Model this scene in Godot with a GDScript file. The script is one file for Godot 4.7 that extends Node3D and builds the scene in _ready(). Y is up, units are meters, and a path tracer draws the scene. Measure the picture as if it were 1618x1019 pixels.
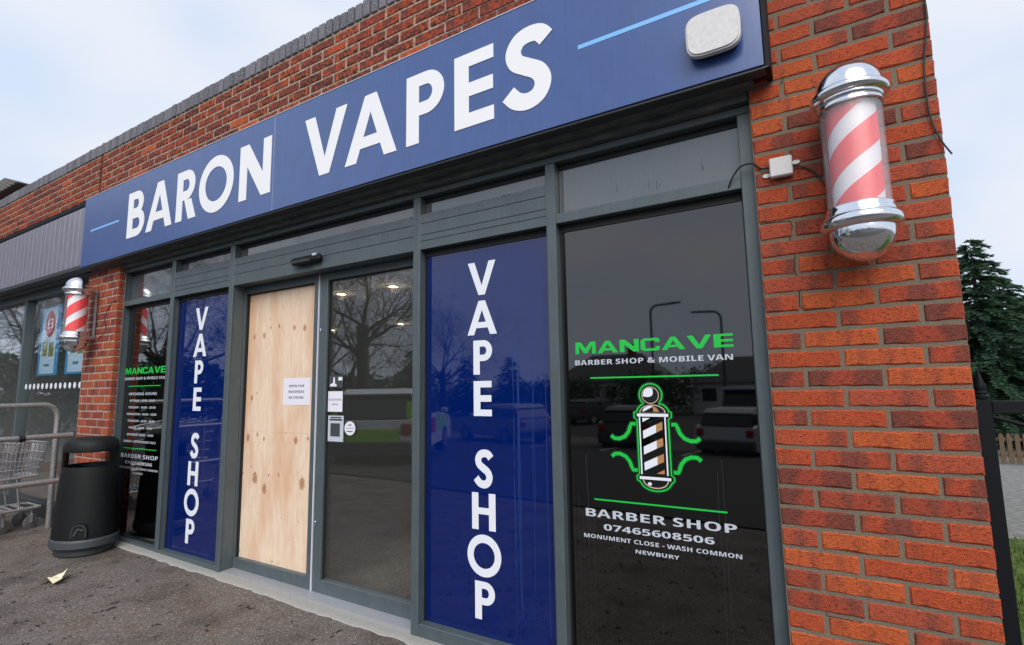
extends Node3D
# A shop front of brick piers, blue fascia sign, glazed screens and doors under an overcast sky.
# Units are metres, y is up, the brick face is the plane z = 0 and the camera stands at z = +2.19.

const COURSE := 0.0705      # one course of bricks with its joint
const LEVEL := 1.26         # height of a bed joint
const FRAME := -0.05        # front of the aluminium frames
const GLASS := -0.105       # face of the fixed panes
var R := RandomNumberGenerator.new()
var M := {}
var ORG := {}
var used := {}
var bold: SystemFont
var plain_font: SystemFont

# ------------------------------------------------------------------ mesh builder
class MB:
	var v := PackedVector3Array()
	var n := PackedVector3Array()
	var t := PackedVector2Array()
	func tri(a: Vector3, b: Vector3, c: Vector3, na: Vector3, nb: Vector3, nc: Vector3, ta := Vector2.ZERO, tb := Vector2.ZERO, tc := Vector2.ZERO) -> void:
		if (b - a).cross(c - a).dot(na + nb + nc) > 0.0:
			v.append(a); v.append(c); v.append(b)
			n.append(na); n.append(nc); n.append(nb)
			t.append(ta); t.append(tc); t.append(tb)
		else:
			v.append(a); v.append(b); v.append(c)
			n.append(na); n.append(nb); n.append(nc)
			t.append(ta); t.append(tb); t.append(tc)
	func quad(a: Vector3, b: Vector3, c: Vector3, d: Vector3, nn: Vector3) -> void:
		var ta := Vector2(0, 1)
		var tb := Vector2(1, 1)
		var tc := Vector2(1, 0)
		var td := Vector2(0, 0)
		tri(a, b, c, nn, nn, nn, ta, tb, tc)
		tri(a, c, d, nn, nn, nn, ta, tc, td)
	func flat(a: Vector3, b: Vector3, c: Vector3, out: Vector3) -> void:
		var nn := (b - a).cross(c - a).normalized()
		if nn.dot(out) < 0.0: nn = -nn
		tri(a, b, c, nn, nn, nn)
	func quad4(a: Vector3, b: Vector3, c: Vector3, d: Vector3, na: Vector3, nb: Vector3, nc: Vector3, nd: Vector3) -> void:
		tri(a, b, c, na, nb, nc)
		tri(a, c, d, na, nc, nd)
	# box between two corners, edges chamfered by e
	func box(lo: Vector3, hi: Vector3, e := 0.0, x := Transform3D()) -> void:
		var c := (lo + hi) * 0.5
		var h := (hi - lo) * 0.5
		e = minf(e, minf(h.x, minf(h.y, h.z)) * 0.9)
		for ax in 3:
			var u := (ax + 1) % 3
			var w := (ax + 2) % 3
			for s in [-1.0, 1.0]:
				var p := []
				for k in [[-1, -1], [1, -1], [1, 1], [-1, 1]]:
					var q := Vector3.ZERO
					q[ax] = s * h[ax]
					q[u] = k[0] * (h[u] - e)
					q[w] = k[1] * (h[w] - e)
					p.append(x * (c + q))
				var nn := Vector3.ZERO
				nn[ax] = s
				quad(p[0], p[1], p[2], p[3], (x.basis * nn).normalized())
				if e > 0.0:
					for s2 in [-1.0, 1.0]:
						var a := Vector3.ZERO
						var b := Vector3.ZERO
						a[ax] = s * h[ax]; a[u] = s2 * (h[u] - e)
						b[ax] = s * (h[ax] - e); b[u] = s2 * h[u]
						var off := Vector3.ZERO
						off[w] = h[w] - e
						var n2 := Vector3.ZERO
						n2[ax] = s; n2[u] = s2
						n2 = (x.basis * n2).normalized()
						quad(x * (c + a - off), x * (c + a + off), x * (c + b + off), x * (c + b - off), n2)
		if e > 0.0:
			for sx in [-1.0, 1.0]:
				for sy in [-1.0, 1.0]:
					for sz in [-1.0, 1.0]:
						var s := Vector3(sx, sy, sz)
						var i := h - Vector3(e, e, e)
						flat(x * (c + s * Vector3(h.x, i.y, i.z)), x * (c + s * Vector3(i.x, h.y, i.z)), x * (c + s * Vector3(i.x, i.y, h.z)), x.basis * s)
	# tube along points; radius is a number or one per point
	func tube(p: Array, radius, sides := 8, caps := true) -> void:
		var ring := []
		var nor := []
		var side := Vector3.ZERO
		for i in p.size():
			var d: Vector3 = (p[mini(i + 1, p.size() - 1)] - p[maxi(i - 1, 0)]).normalized()
			if side == Vector3.ZERO:
				side = d.cross(Vector3.UP if absf(d.y) < 0.9 else Vector3.RIGHT).normalized()
			side = (side - d * d.dot(side)).normalized()
			var up := d.cross(side)
			var r: float = radius[i] if radius is Array else radius
			var a := PackedVector3Array()
			var b := PackedVector3Array()
			for k in sides:
				var w := TAU * k / sides
				var q := side * cos(w) + up * sin(w)
				a.append(p[i] + q * r)
				b.append(q)
			ring.append(a)
			nor.append(b)
		for i in p.size() - 1:
			for k in sides:
				var m := (k + 1) % sides
				quad4(ring[i][k], ring[i][m], ring[i + 1][m], ring[i + 1][k], nor[i][k], nor[i][m], nor[i + 1][m], nor[i + 1][k])
		if caps:
			for e in [[0, 1], [p.size() - 1, p.size() - 2]]:
				var nn: Vector3 = (p[e[0]] - p[e[1]]).normalized()
				for k in range(1, sides - 1):
					tri(ring[e[0]][0], ring[e[0]][k], ring[e[0]][k + 1], nn, nn, nn)
	# surface of revolution round a vertical axis; profile of (radius, height); sx, sz squash the plan
	func lathe(profile: Array, at: Vector3, segs := 32, sx := 1.0, sz := 1.0, from := 0.0, to := TAU) -> void:
		var dirs := []
		for i in profile.size() - 1: dirs.append((profile[i + 1] - profile[i]).normalized())
		for i in profile.size() - 1:
			var a: Vector2 = profile[i]
			var b: Vector2 = profile[i + 1]
			if a.is_equal_approx(b): continue
			var d: Vector2 = dirs[i]
			# normals run smoothly over gentle bends of the profile and break at sharp ones
			var da := d
			var db := d
			if i > 0 and dirs[i - 1].dot(d) > 0.7: da = (d + dirs[i - 1]).normalized()
			if i < dirs.size() - 1 and dirs[i + 1].dot(d) > 0.7: db = (d + dirs[i + 1]).normalized()
			for k in segs:
				var w0 := from + (to - from) * k / segs
				var w1 := from + (to - from) * (k + 1) / segs
				var e0 := Vector3(cos(w0) * sx, 0, sin(w0) * sz)
				var e1 := Vector3(cos(w1) * sx, 0, sin(w1) * sz)
				var up := Vector3(0, 1, 0)
				var m := []
				for q in [[w0, da], [w1, da], [w1, db], [w0, db]]: m.append(Vector3(cos(q[0]) / sx * q[1].y, -q[1].x, sin(q[0]) / sz * q[1].y).normalized())
				quad4(at + e0 * a.x + up * a.y, at + e1 * a.x + up * a.y, at + e1 * b.x + up * b.y, at + e0 * b.x + up * b.y, m[0], m[1], m[2], m[3])
	# a flat shape in x and y, z0 at the back and z1 at the front
	func slab(pts: PackedVector2Array, z0: float, z1: float, x := Transform3D()) -> void:
		if Geometry2D.is_polygon_clockwise(pts): pts.reverse()
		var ix := Geometry2D.triangulate_polygon(pts)
		for i in range(0, ix.size(), 3):
			var q := []
			for k in 3: q.append(x * Vector3(pts[ix[i + k]].x, pts[ix[i + k]].y, z1))
			var nn := (x.basis * Vector3(0, 0, 1)).normalized()
			tri(q[0], q[1], q[2], nn, nn, nn)
		for i in pts.size():
			var a := pts[i]
			var b := pts[(i + 1) % pts.size()]
			var e := (b - a).normalized()
			quad(x * Vector3(a.x, a.y, z0), x * Vector3(b.x, b.y, z0), x * Vector3(b.x, b.y, z1), x * Vector3(a.x, a.y, z1), (x.basis * Vector3(e.y, -e.x, 0)).normalized())
	# a stroke of width w along a line in x and y
	func stroke(line: Array, w: float, z0: float, z1: float, x := Transform3D(), closed := false) -> void:
		var l := []
		var r := []
		var c := line.size()
		for i in c:
			var a: Vector2 = line[(i - 1 + c) % c] if closed else line[maxi(i - 1, 0)]
			var b: Vector2 = line[(i + 1) % c] if closed else line[mini(i + 1, c - 1)]
			var d := (b - a).normalized()
			l.append(line[i] + Vector2(-d.y, d.x) * w * 0.5)
			r.append(line[i] - Vector2(-d.y, d.x) * w * 0.5)
		var nn := (x.basis * Vector3(0, 0, 1)).normalized()
		for i in (c if closed else c - 1):
			var k := (i + 1) % c
			var q := []
			for p in [l[i], l[k], r[k], r[i]]: q.append(x * Vector3(p.x, p.y, z1))
			quad(q[0], q[1], q[2], q[3], nn)
			for s in [l, r]:
				var e: Vector2 = (s[k] - s[i]).normalized()
				var sg := 1.0 if s == l else -1.0
				quad(x * Vector3(s[i].x, s[i].y, z0), x * Vector3(s[k].x, s[k].y, z0), x * Vector3(s[k].x, s[k].y, z1), x * Vector3(s[i].x, s[i].y, z1), (x.basis * Vector3(-e.y, e.x, 0) * sg).normalized())
	func mesh(shift := Vector3.ZERO) -> ArrayMesh:
		var a := []
		a.resize(Mesh.ARRAY_MAX)
		var w := v
		if shift != Vector3.ZERO:
			w = PackedVector3Array()
			w.resize(v.size())
			for i in v.size(): w[i] = v[i] - shift
		a[Mesh.ARRAY_VERTEX] = w
		a[Mesh.ARRAY_NORMAL] = n
		a[Mesh.ARRAY_TEX_UV] = t
		var m := ArrayMesh.new()
		m.add_surface_from_arrays(Mesh.PRIMITIVE_TRIANGLES, a)
		return m

# ------------------------------------------------------------------ scene helpers
func numbered(called: String) -> String:
	used[called] = used.get(called, -1) + 1
	return called if used[called] == 0 else "%s_%03d" % [called, used[called]]

func thing(called: String, label: String, category: String, at := Vector3.ZERO, group := "") -> Node3D:
	var o := Node3D.new()
	o.name = numbered(called)
	add_child(o)
	o.position = at
	ORG[o] = at
	o.set_meta("label", label)
	o.set_meta("category", category)
	if group: o.set_meta("group", group)
	return o

# a part (or sub-part) built in world coordinates
func part(parent: Node3D, called: String, b: MB, m: Material, label := "") -> MeshInstance3D:
	var o := MeshInstance3D.new()
	o.name = called
	o.mesh = b.mesh(ORG[parent])
	o.material_override = m
	parent.add_child(o, true)
	ORG[o] = ORG[parent]
	if label: o.set_meta("label", label)
	return o

func single(called: String, b: MB, m: Material, label: String, category: String, at := Vector3.ZERO, group := "") -> MeshInstance3D:
	var o := MeshInstance3D.new()
	o.name = numbered(called)
	o.mesh = b.mesh(at)
	o.material_override = m
	add_child(o)
	o.position = at
	ORG[o] = at
	o.set_meta("label", label)
	o.set_meta("category", category)
	if group: o.set_meta("group", group)
	return o

func structure(called: String, b: MB, m: Material) -> MeshInstance3D:
	var o := MeshInstance3D.new()
	o.name = numbered(called)
	o.mesh = b.mesh()
	o.material_override = m
	add_child(o)
	ORG[o] = Vector3.ZERO
	o.set_meta("kind", "structure")
	return o

func mb_box(lo: Vector3, hi: Vector3, e := 0.0) -> MB:
	var b := MB.new()
	b.box(lo, hi, e)
	return b

func lin(r: float, g: float, b: float) -> Color:
	return Color(r, g, b).linear_to_srgb()

func mat(c: Color, rough := 0.6, metal := 0.0, spec := 0.5) -> StandardMaterial3D:
	var m := StandardMaterial3D.new()
	m.albedo_color = c
	m.roughness = rough
	m.metallic = metal
	m.metallic_specular = spec
	return m

func noise(sd: int, freq: float, oct := 4, type := FastNoiseLite.TYPE_SIMPLEX_SMOOTH) -> FastNoiseLite:
	var f := FastNoiseLite.new()
	f.seed = sd
	f.frequency = freq
	f.noise_type = type
	f.fractal_octaves = oct
	return f

func noise_tex(sd: int, freq: float, stops: Array, size := 512, oct := 4, type := FastNoiseLite.TYPE_SIMPLEX_SMOOTH) -> NoiseTexture2D:
	var t := NoiseTexture2D.new()
	t.width = size
	t.height = size
	t.seamless = true
	t.noise = noise(sd, freq, oct, type)
	if stops:
		var g := Gradient.new()
		var off := PackedFloat32Array()
		var col := PackedColorArray()
		for s in stops:
			off.append(s[0])
			col.append(s[1])
		g.offsets = off
		g.colors = col
		t.color_ramp = g
	return t

func grey(x: float) -> Color:
	return Color(x, x, x)

func tri(m: StandardMaterial3D, scale: Vector3, world := true) -> StandardMaterial3D:
	m.uv1_triplanar = true
	m.uv1_world_triplanar = world
	m.uv1_scale = scale
	return m

func relief(m: StandardMaterial3D, t: Texture2D, cm: float) -> StandardMaterial3D:
	m.heightmap_enabled = true
	m.heightmap_texture = t
	m.heightmap_scale = cm
	return m

# writing: a flat TextMesh fitted into the rectangle x0..x1, y0..y1 (heights of the capitals)
func writing(parent: Node3D, text: String, x0: float, x1: float, y0: float, y1: float, z: float, m: Material, font: Font = null, called := "lettering") -> MeshInstance3D:
	var tm := TextMesh.new()
	tm.font = font if font else bold
	tm.font_size = 64
	tm.pixel_size = 0.01
	tm.depth = 0.0
	tm.curve_step = 1.0
	tm.text = text
	var o := MeshInstance3D.new()
	o.name = called
	o.mesh = tm
	o.material_override = m
	var bb := tm.get_aabb()
	var s := Vector3((x1 - x0) / bb.size.x, (y1 - y0) / bb.size.y, 1.0)
	parent.add_child(o, true)
	o.scale = s
	o.position = Vector3(x0 - bb.position.x * s.x, y0 - bb.position.y * s.y, z) - ORG[parent]
	return o

# ------------------------------------------------------------------ letters, one unit tall; each returns its width
func arc(c: Vector2, r: Vector2, a0: float, a1: float, k: int) -> Array:
	var o := []
	for i in k + 1:
		var w := deg_to_rad(a0 + (a1 - a0) * i / k)
		o.append(c + Vector2(cos(w), sin(w)) * r)
	return o

func bowl(b: MB, t: float, w: float, y0: float, y1: float, th: float, z0: float, z1: float, x: Transform3D) -> void:
	var r := (y1 - y0) * 0.5
	var c := Vector2(w - r, (y0 + y1) * 0.5)
	var o := [Vector2(t, y0)] + arc(c, Vector2(r, r), -90, 90, 16) + [Vector2(t, y1)]
	var i := [Vector2(t, y1 - th)] + arc(c, Vector2(r - th * 1.08, r - th), 90, -90, 16) + [Vector2(t, y0 + th)]
	b.slab(PackedVector2Array(o + i), z0, z1, x)

func letter(ch: String, b: MB, z0: float, z1: float, x: Transform3D) -> float:
	var t := 0.225
	var h := 0.185
	var P := func(a: Array) -> void:
		var q := PackedVector2Array()
		for k in range(0, a.size(), 2): q.append(Vector2(a[k], a[k + 1]))
		b.slab(q, z0, z1, x)
	match ch:
		"A":
			var w := 1.02
			P.call([0, 0, w / 2 - 0.115, 1, w / 2 + 0.115, 1, w, 0, w - 0.235, 0, w / 2, 0.73, 0.235, 0])
			var e := func(y: float) -> float: return 0.235 + (w / 2 - 0.235) * y / 0.73
			P.call([e.call(0.2), 0.2, w - e.call(0.2), 0.2, w - e.call(0.37), 0.37, e.call(0.37), 0.37])
			return w
		"V":
			var w := 0.96
			P.call([0, 1, 0.235, 1, w / 2, 0.28, w - 0.235, 1, w, 1, w / 2 + 0.11, 0, w / 2 - 0.11, 0])
			return w
		"N":
			var w := 0.89
			P.call([0, 0, 0, 1, 0.25, 1, w - 0.22, 0.4, w - 0.22, 1, w, 1, w, 0, w - 0.25, 0, 0.22, 0.6, 0.22, 0])
			return w
		"M":
			var w := 1.0
			P.call([0, 0, 0, 1, 0.27, 1, w / 2, 0.45, w - 0.27, 1, w, 1, w, 0, w - 0.18, 0, w - 0.18, 0.7, w / 2 + 0.09, 0.05, w / 2 - 0.09, 0.05, 0.18, 0.7, 0.18, 0])
			return w
		"E":
			var w := 0.6
			P.call([0, 0, 0, 1, w, 1, w, 1 - h, t, 1 - h, t, 0.5 + h / 2, w - 0.01, 0.5 + h / 2, w - 0.01, 0.5 - h / 2, t, 0.5 - h / 2, t, h, w, h, w, 0])
			return w
		"H":
			var w := 0.81
			P.call([0, 0, 0, 1, t, 1, t, 0.6, w - t, 0.6, w - t, 1, w, 1, w, 0, w - t, 0, w - t, 0.42, t, 0.42, t, 0])
			return w
		"P":
			P.call([0, 0, t, 0, t, 1, 0, 1])
			bowl(b, t, 0.66, 0.39, 1.0, h, z0, z1, x)
			return 0.66
		"R":
			P.call([0, 0, t, 0, t, 1, 0, 1])
			bowl(b, t, 0.66, 0.4, 1.0, h, z0, z1, x)
			P.call([0.3, 0.4, 0.54, 0.4, 0.73, 0, 0.47, 0])
			return 0.72
		"B":
			P.call([0, 0, t, 0, t, 1, 0, 1])
			bowl(b, t, 0.64, 0.455, 1.0, h * 0.95, z0, z1, x)
			bowl(b, t, 0.72, 0.0, 0.58, h * 0.95, z0, z1 + 0.0004 / x.basis.z.length(), x)
			return 0.72
		"C":
			P.call([0.16, 0, 0, 0.16, 0, 0.84, 0.16, 1, 0.8, 1, 0.9, 0.9, 0.9, 0.66, 0.7, 0.66, 0.7, 0.8, 0.22, 0.8, 0.22, 0.2, 0.7, 0.2, 0.7, 0.34, 0.9, 0.34, 0.9, 0.1, 0.8, 0])
			return 0.9
		"O":
			var o := []
			for k in 48:
				var w := TAU * k / 48
				o.append(Vector2(0.55 + cos(w) * 0.445, 0.5 + sin(w) * 0.42))
			b.stroke(o, 0.205, z0, z1, x, true)
			return 1.1
		"S":
			var k := [Vector2(0.585, 0.79), Vector2(0.5, 0.885), Vector2(0.37, 0.91), Vector2(0.235, 0.87), Vector2(0.16, 0.745), Vector2(0.2, 0.61), Vector2(0.335, 0.515), Vector2(0.475, 0.42), Vector2(0.535, 0.285), Vector2(0.48, 0.145), Vector2(0.345, 0.09), Vector2(0.2, 0.13), Vector2(0.085, 0.25)]
			var line := []
			for i in k.size() - 1:
				for s in 5:
					line.append(k[i].cubic_interpolate(k[i + 1], k[maxi(i - 1, 0)], k[mini(i + 2, k.size() - 1)], s / 5.0))
			line.append(k[-1])
			b.stroke(line, 0.205, z0, z1, x)
			return 0.66
	return 0.4

# a letter standing in the rectangle x0..x1, y0..y1 on the plane z
func set_letter(parent: Node3D, ch: String, x0: float, x1: float, y0: float, y1: float, z: float, thick: float, m: Material) -> void:
	var test := MB.new()
	var w := letter(ch, test, 0, 1, Transform3D())
	var b := MB.new()
	letter(ch, b, 0.0, 1.0, Transform3D(Basis.from_scale(Vector3((x1 - x0) / w, y1 - y0, thick)), Vector3(x0, y0, z)))
	part(parent, "letter", b, m)

func gy(x: float, z: float) -> float:   # height of the tarmac
	return 0.045 + 0.0148 * (clampf(-x, 0.5, 6.2) - 2.45) - 0.03 * clampf(z, 0.0, 3.0) - 0.065 * clampf(z - 3.0, 0.0, 15.0) - 0.03 * clampf(-z - 1.0, 0.0, 12.0)

# ------------------------------------------------------------------ camera, sky, sun
func set_view() -> void:
	var cam := Camera3D.new()
	cam.name = "camera"
	add_child(cam)
	var right := Vector3(0.85814032, -0.01628373, -0.51315693)
	var up := Vector3(0.0763228, 0.99243734, 0.09614035)
	cam.transform = Transform3D(Basis(right, up, right.cross(up)).orthonormalized(), Vector3(-0.40985, 1.35593, 2.18667))
	cam.fov = 63.65
	cam.near = 0.05
	cam.far = 600.0
	cam.current = true
	var env := Environment.new()
	env.background_mode = Environment.BG_SKY
	env.sky = Sky.new()
	var pano := PanoramaSkyMaterial.new()
	pano.panorama = sky_picture()
	env.sky.sky_material = pano
	env.background_energy_multiplier = 0.7
	env.tonemap_mode = Environment.TONE_MAPPER_LINEAR
	env.tonemap_exposure = 1.5
	env.sdfgi_enabled = true
	env.ssao_enabled = true
	env.ssil_enabled = true
	var w := WorldEnvironment.new()
	w.name = "environment"
	w.environment = env
	add_child(w)
	var sun := DirectionalLight3D.new()
	sun.name = "sun"
	sun.light_energy = 0.7
	sun.light_color = Color(1.0, 0.97, 0.93)
	sun.light_angular_distance = 50.0
	sun.shadow_enabled = true
	add_child(sun)
	sun.look_at_from_position(Vector3.ZERO, -Vector3(0.42, 0.72, 0.75))

# thin high cloud: a soft white sheet with pale blue showing through, the same all round
func sky_picture() -> ImageTexture:
	var h := 256
	var im := Image.create(h * 2, h, false, Image.FORMAT_RGBAF)
	var a := noise(11, 0.9, 5)
	var b := noise(12, 2.6, 5)
	for y in h:
		var el := PI * (0.5 - (y + 0.5) / h)
		for x in h * 2:
			var az := TAU * (x + 0.5) / (h * 2)
			var d := Vector3(cos(el) * cos(az), sin(el) * 2.2, cos(el) * sin(az))
			var cover := smoothstep(-0.35, 0.4, a.get_noise_3dv(d) * 1.2 + b.get_noise_3dv(d) * 0.45)
			var blue := Color(0.52, 0.67, 0.9).lerp(Color(0.62, 0.75, 0.93), clampf(1.0 - absf(sin(el)) * 1.6, 0.0, 1.0))
			var c := blue.lerp(Color(0.785, 0.825, 0.915), 0.35 + 0.65 * cover)
			if el < 0.0: c = Color(0.3, 0.31, 0.32)
			im.set_pixel(x, y, c)
	return ImageTexture.create_from_image(im)

# ------------------------------------------------------------------ materials
func brick_picture(sd: int, orange: Color, dark: Color, share: float, dirt: float) -> ImageTexture:
	var w := 192
	var h := 56
	var im := Image.create(w, h, false, Image.FORMAT_RGB8)
	var band := noise(sd, 0.011, 2)
	var crease := noise(sd + 40, 0.1, 3)
	var fine := noise(sd + 80, 0.3, 3)
	var soot := noise(sd + 120, 0.03, 4)
	for y in h:
		for x in w:
			# kiln bands run across the brick; drag marks run along it
			var k := 0.9 * smoothstep(-0.15 - share, 0.85 - share, band.get_noise_2d(x, 40.0 + y * 0.25) * 1.5 + fine.get_noise_2d(x * 0.5, y * 0.5) * 0.42)
			var c := orange.lerp(dark, k)
			var cr := crease.get_noise_2d(x * 0.5, y * 1.8)
			var f := 1.0 + 0.5 * fine.get_noise_2d(x, y * 1.3) - 0.3 * smoothstep(0.2, 0.5, cr) + 0.14 * smoothstep(0.2, 0.5, -cr)
			c = Color(c.r * f, c.g * f, c.b * f)
			if dirt > 0.0:
				c = c.lerp(Color(0.2, 0.155, 0.14), dirt * smoothstep(-0.4, 0.4, soot.get_noise_2d(x, y) + fine.get_noise_2d(x, y) * 0.3))
			if R.randf() < 0.022: c = c.lerp(Color(0.75, 0.64, 0.55), 0.5)
			elif R.randf() < 0.035: c = c.darkened(0.45)
			im.set_pixel(x, y, c)
	return ImageTexture.create_from_image(im)

# aluminium, vinyl and similar smooth stuff: faint blotches and rain streaks in the colour
func streaked(c: Color, amount: float, sd: int, size := 512) -> ImageTexture:
	var im := Image.create(size, size, false, Image.FORMAT_RGB8)
	var a := noise(sd, 6.0, 3)
	var b := noise(sd + 1, 1.6, 4)
	for y in size:
		for x in size:
			var w := TAU * x / size
			var p := Vector3(cos(w), sin(w), 0.0) * 1.6
			var q := TAU * y / size
			var st := a.get_noise_3d(p.x * 3.0, p.y * 3.0, 2.0 + 0.12 * sin(q))
			var bl := b.get_noise_3d(p.x + cos(q) * 0.8, p.y + sin(q) * 0.8, sin(q) * 0.7)
			var f := 1.0 + amount * (st * 0.7 + bl * 0.8) + amount * 0.25 * (R.randf() - 0.5)
			if st > 0.48: f += amount * 0.8 * (st - 0.48) * 4.0
			im.set_pixel(x, y, Color(c.r * f, c.g * f, c.b * f))
	return ImageTexture.create_from_image(im)

func ply_picture() -> ImageTexture:
	var w := 320
	var h := 820
	var im := Image.create(w, h, false, Image.FORMAT_RGB8)
	var g := noise(301, 0.012, 4)
	var g2 := noise(302, 0.05, 3)
	# rows of knots: centre and size as shares of the width and the height
	var knots := [[0.1, 0.175, 0.0136], [0.25, 0.172, 0.0161], [0.35, 0.145, 0.0087], [0.47, 0.143, 0.0124], [0.69, 0.155, 0.0149], [0.83, 0.16, 0.0186], [0.97, 0.157, 0.0186], [0.33, 0.11, 0.0050], [0.67, 0.118, 0.0050], [0.93, 0.105, 0.0050], [0.1, 0.41, 0.0161], [0.18, 0.39, 0.0074],
		[0.07, 0.56, 0.0217], [0.21, 0.545, 0.0112], [0.31, 0.56, 0.0124], [0.76, 0.56, 0.0217], [0.92, 0.55, 0.0112], [0.62, 0.535, 0.0043], [0.2, 0.705, 0.0322], [0.345, 0.74, 0.0279], [0.86, 0.705, 0.0322], [0.4, 0.69, 0.0087], [0.54, 0.685, 0.0112], [0.8, 0.67, 0.0050], [0.14, 0.665, 0.0056], [0.27, 0.83, 0.0043], [0.13, 0.81, 0.0043], [0.6, 0.83, 0.0050], [0.83, 0.835, 0.0050], [0.97, 0.855, 0.0062], [0.72, 0.9, 0.0037]]
	for y in h:
		for x in w:
			var p := Vector2(float(x) / w * 0.75, float(y) / h * 1.95)
			var warp := 0.0
			var kd := 0.0
			for k in knots:
				var c := Vector2(k[0] * 0.75, k[1] * 1.95)
				var d := p - c
				var r: float = k[2] * 0.75
				var dd := Vector2(d.x, d.y * 0.62).length() / r
				if dd < 5.0:
					warp += exp(-dd * dd * 0.25) * signf(d.x) * 2.4
					if dd < 1.35:
						kd = maxf(kd, (1.0 - smoothstep(0.75, 1.35, dd + g2.get_noise_2d(x * 3.0, y * 2.0) * 0.5)) * (0.5 + 0.5 * absf(sin(dd * 6.0))))
			var grain := sin(p.x * 60.0 + warp + g.get_noise_2d(x * 0.7, y * 0.16) * 22.0)
			var f := g2.get_noise_2d(x * 1.8, y * 0.12)
			var c := Color(0.87, 0.785, 0.7).lerp(Color(0.8, 0.69, 0.58), 0.34 * (grain * 0.5 + 0.5) + 0.35 * f)
			c = c.lerp(Color(0.76, 0.54, 0.39), clampf(g.get_noise_2d(x * 0.6 + 500, y * 0.12) * 0.9, 0.0, 0.45))
			c = c.lerp(Color(0.52, 0.32, 0.19), kd * 0.7)
			if y == int(h * 0.535) and g.get_noise_1d(x * 2.0) > -0.25: c = c.darkened(0.14)
			im.set_pixel(x, y, c)
	return ImageTexture.create_from_image(im)

func tarmac_picture() -> ImageTexture:
	var s := 1024
	var im := Image.create(s, s, false, Image.FORMAT_RGB8)
	for y in s:
		for x in s:
			var k := R.randf()
			var v := 0.3 + R.randf() * 0.17
			if k < 0.14: v += 0.3 * R.randf()
			elif k < 0.36: v -= 0.2 * R.randf()
			im.set_pixel(x, y, Color(v * 1.04, v * 0.98, v * 0.95))
	# stones a few pixels across
	for i in 30000:
		var v := 0.18 + R.randf() * 0.5
		var c := Color(v * (1.0 + R.randf() * 0.1), v, v * (0.9 + R.randf() * 0.08))
		var p := Vector2i(R.randi() % (s - 5), R.randi() % (s - 5))
		im.fill_rect(Rect2i(p, Vector2i(1 + R.randi() % 3, 1 + R.randi() % 3)), c)
	return ImageTexture.create_from_image(im)

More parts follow.
